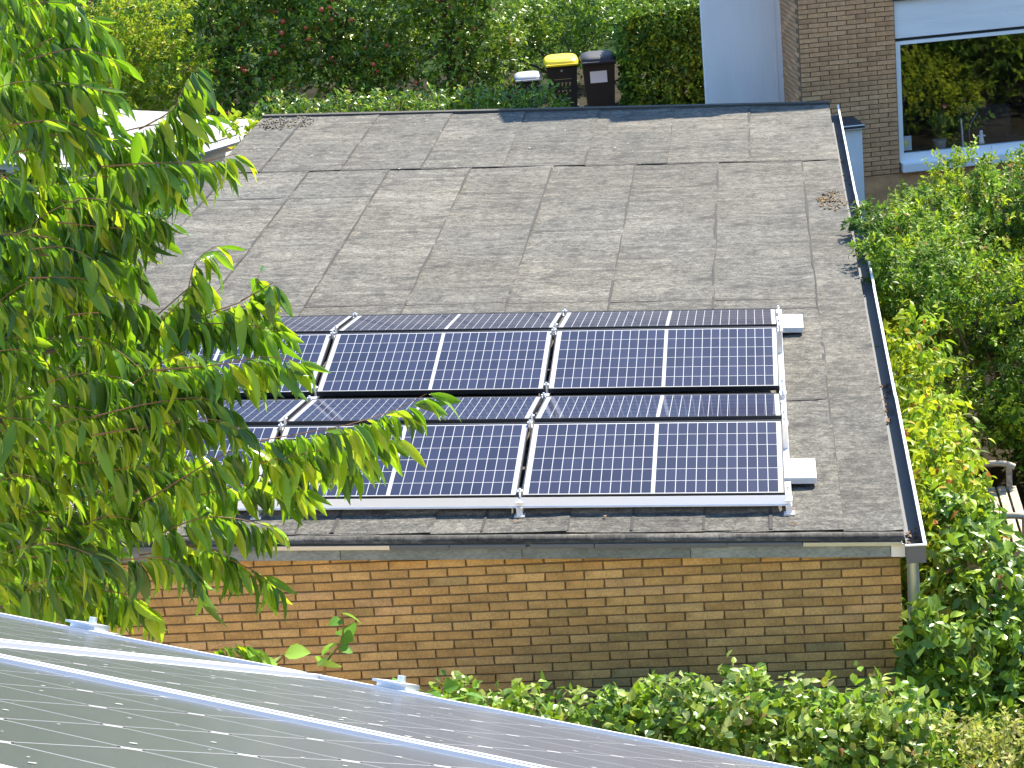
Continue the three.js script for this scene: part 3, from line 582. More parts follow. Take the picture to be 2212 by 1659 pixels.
// blue object beyond the left roof edge
{
  const c = at(238, 600, 23.0), t = thing('blue_barrel', 'blue plastic barrel glimpsed through cherry leaves past the left roof edge', 'barrel');
  t.position.set(c.x, 0, c.z);
  mesh('barrel', new THREE.LatheGeometry([[0, 0], [0.24, 0], [0.29, 0.1], [0.3, 0.5], [0.315, 0.55], [0.3, 0.6], [0.3, 1.2], [0.29, c.y - 0.08], [0.25, c.y], [0, c.y + 0.01]].map(a => new THREE.Vector2(...a)), 24), phy(lin(0.03, 0.16, 0.5), 0.4), t);
}
// ------------------------------------------------------------------ leaves and plants
function leafGeo(L, W, fold = 0.25, bend = 0.0, n = 3) { // stalk end at the origin, blade along +y, upper face +z
  const pos = [], ind = [];
  for (let i = 0; i <= n; i++) {
    const t = i / n, w = W * 0.5 * Math.pow(Math.sin(Math.PI * Math.min(1, Math.pow(t, 0.85) * 0.97 + 0.02)), 0.8), y = L * t, z = -bend * L * t * t;
    pos.push(-w, y, z + fold * w, 0, y, z, w, y, z + fold * w);
    if (i) { const k = i * 3; ind.push(k - 3, k - 2, k, k - 2, k + 1, k, k - 2, k - 1, k + 1, k - 1, k + 2, k + 1); }
  }
  const g = new THREE.BufferGeometry(); g.setAttribute('position', new THREE.Float32BufferAttribute(pos, 3)); g.setIndex(ind); g.computeVertexNormals(); return g;
}
const leafMat = (c, o = {}) => phy(lin(...c), 0.95, { transmission: 0.46, thickness: 0, specularIntensity: 0.2, clearcoat: 0.28, clearcoatRoughness: 0.36, ...o });
const DENSE_LEAF = leafMat([1, 1, 1], { transmission: 0.22 });
const WHITE_LEAF = leafMat([1, 1, 1]), GLOSSY_LEAF = leafMat([1, 1, 1], { clearcoat: 0.6, clearcoatRoughness: 0.3, transmission: 0.34 });
const tmpM = new THREE.Matrix4(), vx = V(), vy = V(), vz = V();
function placeLeaf(p, dir, nrm, s, out) { vy.copy(dir).normalize(); vz.copy(nrm).addScaledVector(vy, -nrm.dot(vy)); if (vz.lengthSq() < 1e-6) vz.set(0.1, 0.2, 1).addScaledVector(vy, -vy.z); vz.normalize(); vx.crossVectors(vy, vz); return out.makeBasis(vx.clone().multiplyScalar(s), vy.clone().multiplyScalar(s), vz.clone().multiplyScalar(s)).setPosition(p); }
const rdir = () => { const z = rr(-1, 1), a = R() * 6.2832, r = Math.sqrt(1 - z * z); return V(r * Math.cos(a), z, r * Math.sin(a)); };
// lobes: [x, y, z, rx, ry, rz]; sprays of leaves on their outer shells and some inside
function foliage(parent, lobes, o) {
  const geo = leafGeo(1, o.ratio ?? 0.55, o.fold ?? 0.3, o.bend ?? 0.15, o.n ?? 2), list = [];
  const area = lobes.map(l => (l[6] ?? 1) * (Math.pow(l[3] * l[4], 0.8) + Math.pow(l[4] * l[5], 0.8) + Math.pow(l[3] * l[5], 0.8))), tot = area.reduce((a, b) => a + b, 0);
  const sprays = Math.round(o.count / o.per);
  const col = new THREE.Color();
  const inLobe = (p, k) => lobes.some(l => ((p.x - l[0]) / l[3]) ** 2 + ((p.y - l[1]) / l[4]) ** 2 + ((p.z - l[2]) / l[5]) ** 2 < k);
  let guard = 0;
  while (list.length < o.count && guard++ < sprays * 6) {
    let t = R() * tot, i = 0; while ((t -= area[i]) > 0 && i < lobes.length - 1) i++;
    const l = lobes[i], d = rdir(); if (o.topBias && d.y < 0 && R() < o.topBias) d.y *= -1;
    if (o.box) { const m = Math.pow(Math.pow(Math.abs(d.x), o.box) + Math.pow(Math.abs(d.y), o.box) + Math.pow(Math.abs(d.z), o.box), -1 / o.box); d.multiplyScalar(m); }
    const rough = 0.86 + (fbm(d.x * 2.2 + l[0], d.y * 2.2 + l[1], d.z * 2.2 + l[2], 3) - 0.5) * (o.rough ?? 0.5);
    const deep = R() < (o.inner ?? 0.25) ? rr(0.45, 0.85) : rr(0.9, 1.05), k = rough * deep;
    const p = V(l[0] + d.x * l[3] * k, l[1] + d.y * l[4] * k, l[2] + d.z * l[5] * k);
    if (p.y < 0.03) continue;
    if (deep > 0.88 && inLobe(p, 0.55) ) { if (R() < 0.75) continue; }
    if (o.keep && !o.keep(p)) continue;
    const n = V(d.x / l[3], d.y / l[4], d.z / l[5]).normalize();
    const sd = n.clone().multiplyScalar(0.8).add(rdir().multiplyScalar(0.55)).add(V(0, o.upward ?? 0.35, 0)).normalize(), SLn = (o.spray ?? 0.18) * rr(0.5, 1.3);
    const hue = R(), val = rr(0.75, 1.25), base = o.colors[Math.floor(((o.byLobe ? hash3(i, 5, 9) * 0.62 + R() * 0.38 : R()) % 1) * o.colors.length)];
    for (let j = 0; j < o.per && list.length < o.count; j++) {
      const q = p.clone().addScaledVector(sd, SLn * j / o.per).addScaledVector(rdir(), o.size * 0.25);
      const ld = sd.clone().multiplyScalar(o.along ?? 0.5).add(rdir().multiplyScalar(0.9)).add(V(0, o.droop ?? -0.1, 0));
      const ln = V(0, 1, 0).multiplyScalar(o.flat ?? 0.6).addScaledVector(n, 0.4).addScaledVector(rdir(), 0.75);
      const c = R() < 0.04 && o.odd ? pick(o.odd) : base, v = val * rr(0.8, 1.2);
      list.push([placeLeaf(q, ld, ln, o.size * rr(0.65, 1.25), new THREE.Matrix4()), c[0] * v, c[1] * v, c[2] * v]);
    }
  }
  const im = new THREE.InstancedMesh(geo, o.mat || WHITE_LEAF, list.length);
  list.forEach(([m, r, g, b], i) => { im.setMatrixAt(i, m); im.setColorAt(i, col.setRGB(r, g, b)); });
  im.name = o.name || 'foliage'; im.userData.kind = 'stuff'; im.castShadow = im.receiveShadow = true; parent.add(im); return im;
}
function stems(parent, base, tips, r0, mat = M.bark, name = 'stem') { for (const t of tips) mesh(name, tube([base.clone().add(V(rr(-.1, .1), 0, rr(-.1, .1))), base.clone().lerp(t, 0.45).add(V(rr(-.15, .15), 0.1, rr(-.15, .15))), t], r0, r0 * 0.35, 6, 8), mat, parent); }
const lobesIn = (n, c, s, r) => { const L = []; for (let i = 0; i < n; i++) { const k = rr(r[0], r[1]); L.push([c[0] + rr(-s[0], s[0]), c[1] + rr(-s[1], s[1]), c[2] + rr(-s[2], s[2]), k, k * rr(0.75, 1), k]); } return L; };
function tree(name, label, cat, base, lobes, o, trunkR, group) {
  const t = thing(name, label, cat, group); const top = lobes.reduce((a, l) => Math.max(a, l[1]), 0);
  mesh('trunk', tube([base.clone(), base.clone().add(V(0.05, top * 0.3, 0.02)), base.clone().add(V(-0.03, top * 0.6, 0))], trunkR, trunkR * 0.6, 9), M.bark, t);
  for (const l of lobes.slice(0, 9)) mesh('branch', tube([base.clone().add(V(0, top * 0.35, 0)), V((base.x + l[0]) / 2, l[1] * 0.75, (base.z + l[2]) / 2), V(l[0], l[1], l[2])], trunkR * 0.45, trunkR * 0.12, 6), M.bark, t);
  foliage(t, lobes, { name: 'crown', ...o }); return t;
}
const G = { fresh: [[0.17, 0.29, 0.015], [0.21, 0.34, 0.018], [0.125, 0.235, 0.016], [0.27, 0.37, 0.028]], mid: [[0.085, 0.175, 0.02], [0.065, 0.14, 0.018], [0.11, 0.205, 0.026], [0.15, 0.24, 0.036]], dark: [[0.042, 0.105, 0.016], [0.055, 0.125, 0.018], [0.045, 0.09, 0.02], [0.075, 0.15, 0.025]], lime: [[0.38, 0.47, 0.016], [0.33, 0.42, 0.015], [0.44, 0.49, 0.025], [0.23, 0.35, 0.015]] };

// --- right of the garage: the tall small leaved shrub
{
  reseed(1001);
  const t = thing('tall_shrub', 'tall shrub with small yellow green leaves between garage gutter and house window', 'shrub');
  const L = [[0.95, 1.7, -7.6, 0.8, 1.0, 0.8], [1.5, 1.75, -8.8, 0.8, 0.95, 0.8], [2.4, 1.6, -9.0, 0.9, 1.0, 0.9], [0.98, 1.95, -9.0, 0.45, 0.78, 0.6], [1.2, 2.1, -9.8, 0.5, 0.8, 0.55], [2.0, 2.0, -10.0, 0.8, 0.85, 0.8], [2.9, 1.8, -9.6, 0.9, 0.85, 0.9], [3.4, 1.2, -8.9, 0.9, 0.9, 1.0], [0.60, 2.0, -7.2, 0.42, 0.62, 0.5], [1.0, 1.0, -8.2, 0.8, 0.9, 0.9], [0.19, 2.60, -7.75, 0.12, 0.24, 0.22, 2.5], [0.19, 2.58, -6.65, 0.11, 0.22, 0.2, 2.5], [2.0, 0.9, -8.4, 0.9, 0.9, 0.7], [1.3, 0.6, -7.7, 0.6, 0.6, 0.5], [2.0, 0.5, -7.7, 0.6, 0.5, 0.4]];
  for (const l of L) if (l[3] > 0.4) l[6] = 0.16;
  const extra = []; for (const l of L) if (l[3] > 0.4) for (let i = 0; i < 7; i++) { const d = rdir(); d.y = Math.abs(d.y) * 0.8; extra.push([l[0] + d.x * l[3] * 0.8, l[1] + d.y * l[4] * 0.72, l[2] + d.z * l[5] * 0.8, rr(0.26, 0.46), rr(0.2, 0.36), rr(0.26, 0.46)]); }
  foliage(t, [...L, ...extra], { count: 75000, per: 13, size: 0.06, ratio: 0.48, rough: 0.3, flat: 0.8, spray: 0.15, colors: [...G.mid, ...G.mid, ...G.fresh, ...G.fresh, ...G.lime], byLobe: true, odd: [[0.30, 0.16, 0.06], [0.34, 0.30, 0.08]], upward: 0.5, inner: 0.18, keep: p => p.x > 0.17 || p.y > 2.62 });
  stems(t, V(1.7, 0, -8.8), L.slice(0, 8).map(l => V(l[0], l[1], l[2])), 0.035);
}
// --- lime hedge before the house window
{
  reseed(1002);
  const t = thing('lime_hedge', 'yellow lime hedge below the house window sill', 'hedge');
  foliage(t, [[2.4, 0.5, -12.6, 1.0, 1.1, 0.8], [3.6, 0.6, -12.8, 1.1, 1.15, 0.8], [1.5, 0.3, -13.2, 0.8, 0.9, 0.8]], { count: 11000, per: 10, size: 0.055, ratio: 0.5, spray: 0.2, colors: G.lime, upward: 0.6, topBias: 0.7 });
  stems(t, V(2.6, 0, -12.8), [V(2.2, 1, -12.6), V(3.4, 1, -12.8)], 0.03);
}
// --- lit climber below the gutter
{
  reseed(1003);
  const t = thing('wall_climber', 'sunlit yellow green climber growing along the garage wall below the gutter', 'climber');
  const L = []; for (let z = -5.6; z < -1.2; z += 0.34) { const k = (z + 5.6) / 4.4; L.push([0.36 + 0.06 * Math.sin(z * 3), 2.02 + 0.1 * Math.sin(z * 2.1) - 0.10 * k, z, 0.26 + 0.10 * Math.sin(k * 3.0), 0.34, 0.32]); L.push([0.42, 1.35, z, 0.34 + 0.1 * Math.sin(z * 1.7), 0.75, 0.34]); }
  foliage(t, L, { count: 8500, per: 6, size: 0.09, ratio: 0.46, spray: 0.2, n: 3, bend: 0.35, colors: [...G.lime, ...G.lime, ...G.fresh], odd: [[0.4, 0.14, 0.03], [0.45, 0.3, 0.04]], droop: -0.45, upward: 0.2, along: 0.4, keep: p => p.x > 0.165 });
  stems(t, V(0.3, 0, -3), [V(0.36, 2, -5), V(0.36, 2, -3.4), V(0.4, 1.9, -1.8)], 0.025);
}
// --- Dark creeper at the front right corner
{
  reseed(1004);
  const t = thing('corner_creeper', 'large leaved green creeper mass beside the front right garage corner', 'creeper');
  const L = [[0.50, 1.55, -0.8, 0.42, 0.62, 0.6], [0.24, 1.25, 0.16, 0.24, 0.92, 0.30], [0.95, 1.25, -1.2, 0.55, 0.6, 0.6], [0.8, 0.9, -0.6, 0.6, 0.9, 0.5], [1.4, 0.95, -1.2, 0.6, 0.7, 0.6], [1.35, 0.7, -0.7, 0.6, 0.8, 0.5], [0.45, 1.75, -1.7, 0.35, 0.42, 0.6], [1.9, 0.75, -1.1, 0.6, 0.8, 0.6], [0.55, 1.1, -0.2, 0.45, 0.8, 0.4]];
  foliage(t, L, { count: 14000, per: 5, size: 0.10, ratio: 0.52, n: 3, bend: 0.25, spray: 0.14, colors: [...G.mid, ...G.fresh, ...G.fresh], odd: [[0.28, 0.13, 0.07], [0.30, 0.36, 0.06], [0.34, 0.40, 0.06]], droop: -0.35, mat: GLOSSY_LEAF, along: 0.25, keep: p => p.x > 0.03 && (p.x > 0.165 || p.z > 0.02) });
  foliage(t, [[0.12, 1.2, 0.24, 0.12, 0.95, 0.10], [0.10, 1.7, 0.2, 0.10, 0.5, 0.09]], { count: 700, per: 4, size: 0.10, ratio: 0.52, n: 3, bend: 0.25, spray: 0.08, colors: [...G.mid, ...G.fresh], droop: -0.35, mat: GLOSSY_LEAF, along: 0.25, inner: 0.1, keep: p => p.x > 0.0 && p.y < 2.16 });
  stems(t, V(0.8, 0, -0.8), L.slice(0, 5).map(l => V(l[0], l[1], l[2])), 0.03);
}
// --- shaded shrub behind the bench
{
  reseed(1005);
  const t = thing('shade_shrub', 'dark shaded shrub standing behind the garden bench', 'shrub');
  const L = [[2.7, 0.7, -6.6, 0.6, 0.75, 0.7], [3.2, 0.8, -5.8, 0.8, 0.9, 0.8], [2.1, 0.5, -7.5, 0.7, 0.55, 0.5], [3.4, 1.0, -7.2, 0.8, 1.0, 0.8]];
  foliage(t, L, { count: 9000, per: 7, size: 0.065, ratio: 0.5, colors: [...G.mid, ...G.fresh], upward: 0.3 });
  stems(t, V(2.5, 0, -6.4), L.map(l => V(l[0], l[1], l[2])), 0.03);
}
// --- front hedge below the brick wall
{
  reseed(1006);
  const t = thing('front_hedge', 'leafy green hedge in front of the brick wall at the bottom', 'hedge');
  const L = []; for (let x = -2.7; x < -0.1; x += 0.42) L.push([x, 1.40 + 0.05 * Math.sin(x * 4), 1.25, 0.42, 0.74, 0.62], [x + 0.2, 0.9, 1.5, 0.45, 0.8, 0.8]);
  foliage(t, L, { count: 34000, per: 6, size: 0.066, ratio: 0.68, n: 3, bend: 0.2, spray: 0.17, colors: [...G.mid, ...G.fresh, ...G.fresh, [0.33, 0.42, 0.12], [0.38, 0.45, 0.14], [0.30, 0.40, 0.08]], odd: [[0.3, 0.14, 0.07], [0.44, 0.42, 0.04], [0.4, 0.38, 0.2], [0.42, 0.45, 0.1]], upward: 0.75, topBias: 0.6, mat: GLOSSY_LEAF, rough: 0.35, keep: p => p.z > 0.12 });
  for (let x = -2.5; x < 0.3; x += 0.55) mesh('stem', tube([V(x, 0, 1.4), V(x + 0.05, 0.6, 1.38), V(x, 1.3, 1.4)], 0.025, 0.01, 6), M.bark, t);
  const h = thing('golden_hedge', 'olive gold variegated hedge in the bottom right corner', 'hedge');
  const Q = []; for (let x = 0.16; x < 1.9; x += 0.38) Q.push([x, 1.24, 1.4, 0.42, 0.72, 0.62], [x, 0.7, 1.6, 0.45, 0.7, 0.75]);
  foliage(h, Q, { count: 18000, per: 7, size: 0.05, ratio: 0.5, spray: 0.15, colors: [[0.36, 0.37, 0.07], [0.28, 0.33, 0.05], [0.20, 0.27, 0.04], [0.46, 0.42, 0.17]], upward: 0.7, topBias: 0.6, rough: 0.35 });
  for (let x = 0.6; x < 1.8; x += 0.5) mesh('stem', tube([V(x, 0, 1.5), V(x + 0.05, 0.5, 1.45), V(x, 1.2, 1.5)], 0.02, 0.01, 6), M.bark, h);
}
// --- hedge behind the garage
{
  reseed(1007);
  const t = thing('laurel_hedge', 'low laurel hedge running behind the far edge of the garage roof', 'hedge');
  const L = []; for (let x = -7.0; x < -3.5; x += 0.42) { const k = (x + 7) / 3.5; L.push([x, 2.02 - k * 0.10 + 0.03 * Math.sin(x * 5), -16.9 - k * 0.3, 0.42, 0.6, 0.5], [x + 0.2, 1.3, -16.9 - k * 0.3, 0.45, 0.8, 0.55]); }
  foliage(t, L, { count: 13000, per: 6, size: 0.085, ratio: 0.45, spray: 0.16, colors: [...G.mid, ...G.fresh], odd: [[0.4, 0.36, 0.05]], upward: 0.7, topBias: 0.6, mat: GLOSSY_LEAF, rough: 0.3 });
  for (let x = -6.8; x < -3.5; x += 0.7) mesh('stem', tube([V(x, 0, -17), V(x, 0.7, -17), V(x, 1.6, -17)], 0.03, 0.012, 6), M.bark, t);
}
// --- clipped hedge beside the bins
{
  reseed(1008);
  const t = thing('clipped_hedge', 'clipped hedge with sunlit yellow top beside the white wall and bins', 'hedge');
  const a = at(1312, 60, 42.0), L = [[a.x + 1.75, 0.92, a.z - 1.3, 1.75, 1.06, 1.35]];
  foliage(t, L, { count: 80000, per: 8, size: 0.085, ratio: 0.5, box: 9, mat: DENSE_LEAF, flat: 0.8, spray: 0.1, colors: [...G.mid, ...G.fresh], upward: 0.5, rough: 0.10, inner: 0.15, topBias: 0.4 });
  stems(t, V(a.x + 1, 0, a.z - 1), [V(a.x + 0.6, 1.2, a.z - 0.8), V(a.x + 1.8, 1.2, a.z - 1.2)], 0.04);
}
// --- laurel above the bins
{
  reseed(1009);
  const t = thing('cherry_laurel', 'bright glossy laurel bush above the yellow bin lid', 'shrub');
  const c = at(1215, 70, 46.0), L = [[c.x - 1.2, 0.8, c.z + 0.9, 0.6, 0.9, 0.6], [c.x, 1.0, c.z, 0.75, 0.85, 0.7], [c.x - 0.7, 0.9, c.z - 0.2, 0.6, 0.7, 0.6], [c.x + 0.6, 0.9, c.z - 0.2, 0.55, 0.8, 0.6], [c.x - 0.2, 0.6, c.z + 0.1, 0.9, 0.6, 0.6]];
  foliage(t, L, { count: 5200, per: 6, size: 0.12, ratio: 0.42, spray: 0.2, colors: [...G.mid, ...G.fresh], mat: GLOSSY_LEAF, upward: 0.6, topBias: 0.5 });
  stems(t, V(c.x, 0, c.z), L.map(l => V(l[0], l[1], l[2])), 0.035);
}
// --- apple trees along the back
{
  const fruit = std(lin(0.55, 0.10, 0.05), 0.45), appleG = new THREE.SphereGeometry(0.042, 10, 8);
  const defs = [
    ['apple tree with the most red apples, left of the background', 470, 44, 3, 0.5], ['apple tree in the middle of the background with reddish fruit', 720, 44.5, 3, 0.3], ['apple tree nearest the bins, shaded and nearly without fruit', 960, 44.5, 3, 0.16]];
  defs.forEach(([label, x, d, , share], n) => {
    reseed(1100 + n); const b = at(x, 120, d), base = V(b.x, 0, b.z - 0.4);
    const L = [...lobesIn(15, [b.x, 1.75, b.z], [1.0, 0.8, 0.7], [0.5, 0.8]), ...lobesIn(7, [b.x, 3.2, b.z - 0.4], [1.0, 0.5, 0.8], [0.5, 0.9]), ...lobesIn(7, [b.x + 0.2, 0.75, b.z + 0.2], [1.0, 0.35, 0.5], [0.4, 0.55])];
    const t = tree('apple_tree', label, 'tree', base, L, { count: 15000, per: 7, size: 0.10, ratio: 0.55, spray: 0.2, colors: [...G.mid, ...G.fresh, ...G.fresh, [0.32, 0.38, 0.14]], odd: [[0.36, 0.3, 0.05]], mat: GLOSSY_LEAF, rough: 0.6, upward: 0.4, inner: 0.2, flat: 0.9 }, 0.09, 'apple trees at the back');
    for (let i = 0; i < 110 * share; i++) { const l = pick(L), d2 = rdir(); d2.z = Math.abs(d2.z) * 1.5; d2.normalize(); const m = mesh('apple', appleG, fruit, t); m.position.set(l[0] + d2.x * l[3] * 1.0, l[1] + d2.y * l[4], l[2] + d2.z * l[5] * 1.02); m.scale.setScalar(rr(0.8, 1.15)); }
  });
}
// --- light bush and trees at the top left
{
  reseed(1201);
  const t = thing('light_bush', 'bright yellow green bush at the top left behind the cherry tree', 'shrub');
  const c = at(150, 120, 42), L = lobesIn(22, [c.x + 0.2, 1.7, c.z], [1.6, 1.1, 0.8], [0.5, 0.85]);
  foliage(t, L, { count: 24000, per: 8, size: 0.085, ratio: 0.5, colors: [...G.lime, ...G.lime, ...G.fresh], odd: [[0.45, 0.3, 0.1]], upward: 0.5, topBias: 0.4 });
  stems(t, V(c.x, 0, c.z), L.slice(0, 5).map(l => V(l[0], l[1], l[2])), 0.04);
  const hd = thing('boundary_hedge', 'dark hedge closing the view behind the apple trees', 'hedge');
  const Q = []; for (let x = -16; x < 3; x += 0.9) Q.push([x, 1.2, -38 + (x + 6) * 0.15, 0.85, 1.4, 0.9]);
  foliage(hd, Q, { count: 26000, per: 7, size: 0.12, ratio: 0.5, colors: [...G.dark, ...G.mid], upward: 0.3, inner: 0.35 });
  for (let x = -15; x < 2; x += 2) mesh('stem', tube([V(x, 0, -38), V(x, 0.8, -38), V(x, 1.6, -38)], 0.07, 0.03, 6), M.bark, hd);
}
// --- greenery between the pale roof and the garage's left edge
{
  reseed(1301);
  const t = thing('side_hedge', 'dark green hedge along the left long side of the garage', 'hedge');
  const L = []; for (let z = -13.2; z < -2; z += 0.5) { L.push([-7.35 - 0.12 * Math.sin(z * 2), 1.75 + 0.12 * Math.sin(z * 3.1), z, 0.5, 0.7, 0.42]); L.push([-8.1, 1.5, z, 0.6, 0.8, 0.5]); }
  foliage(t, L, { count: 15000, per: 6, size: 0.08, ratio: 0.5, spray: 0.16, colors: [...G.dark, ...G.mid, ...G.fresh], upward: 0.6, topBias: 0.5, mat: GLOSSY_LEAF, keep: p => p.x < -6.7 });
  for (let z = -13; z < -2; z += 1.6) mesh('stem', tube([V(-7.5, 0, z), V(-7.45, 0.8, z), V(-7.5, 1.7, z)], 0.035, 0.015, 6), M.bark, t);
  const iv = thing('ivy_sprig', 'yellow green ivy sprig at the far left corner of the garage roof', 'ivy');
  foliage(iv, [[-6.85, 2.78, -13.75, 0.16, 0.16, 0.4]], { count: 130, per: 5, size: 0.09, ratio: 0.8, colors: [...G.lime, [0.45, 0.36, 0.04]], upward: 0.4 });
  mesh('stem', tube([V(-6.95, 1.2, -13.9), V(-6.9, 2.2, -13.85), V(-6.85, 2.78, -13.7)], 0.012, 0.006, 5), M.bark, iv);
}
// --- trees to the right, out of the frame, that the house window mirrors
{
  [[5.7, -10.6, 'broad garden tree to the right, mirrored in the house window'], [8.3, -9.0, 'second garden tree to the right, mirrored in the house window'], [6.6, -6.4, 'round garden tree to the right, mirrored low in the house window']].forEach(([x, z, label], n) => {
    reseed(1400 + n); const L = [...lobesIn(20, [x, 1.9, z], [1.4, 1.6, 1.2], [0.6, 1.0])];
    tree('garden_tree', label, 'tree', V(x, 0, z), L, { count: 12000, per: 7, size: 0.13, ratio: 0.5, colors: [...G.mid, ...G.fresh], upward: 0.3, inner: 0.35 }, 0.16, 'garden trees right of the frame');
  });
}
// --- shoots with round leaves against the wall
{
  const shoot = (label, pts, leaves, d) => {
    const t = thing('leafy_shoot', label, 'shoot', 'shoots rising before the brick wall'), P3 = pts.map(([x, y]) => at(x, y, d));
    mesh('stem', tube(P3, 0.006, 0.003, 5, 14), M.twig, t);
    const g = [leafGeo(0.085, 0.082, 0.2, 0.25, 4), leafGeo(0.07, 0.066, 0.3, 0.15, 4)], mats = [leafMat([0.16, 0.32, 0.03]), leafMat([0.24, 0.42, 0.06]), leafMat([0.10, 0.24, 0.025])];
    const c = new THREE.CatmullRomCurve3(P3);
    for (let i = 0; i < leaves; i++) { const k = 1 - 0.86 * i / leaves, p = c.getPointAt(k), a = i * 2.4, m = mesh('leaf', pick(g), pick(mats), t); m.matrixAutoUpdate = true; const dir = V(Math.cos(a) * 1.0, rr(-0.5, 0.4), Math.sin(a) * 0.8), nr = V(rr(-.7, .7), 0.8, rr(-0.5, 0.6)); const mm = placeLeaf(p, dir, nr, rr(0.85, 1.2), new THREE.Matrix4()); mm.decompose(m.position, m.quaternion, m.scale); }
  };
  reseed(1501);
  shoot('tallest shoot with round leaves rising before the brick wall', [[700, 1480], [705, 1430], [735, 1390], [742, 1350], [738, 1325]], 9, 9.5);
  shoot('short shoot with two pale leaves left of the tallest shoot', [[560, 1470], [590, 1440], [615, 1415]], 3, 9.5);
  shoot('low sprig showing above the near panel edge left of the end clamp', [[850, 1510], [862, 1490], [868, 1478]], 4, 9.8);
  shoot('low sprig showing above the near panel edge right of the end clamp', [[940, 1520], [952, 1500], [958, 1488]], 3, 9.8);
  shoot('leafy sprig where the front hedge meets the near panel', [[1020, 1540], [1010, 1515], [1003, 1500]], 4, 10);
}
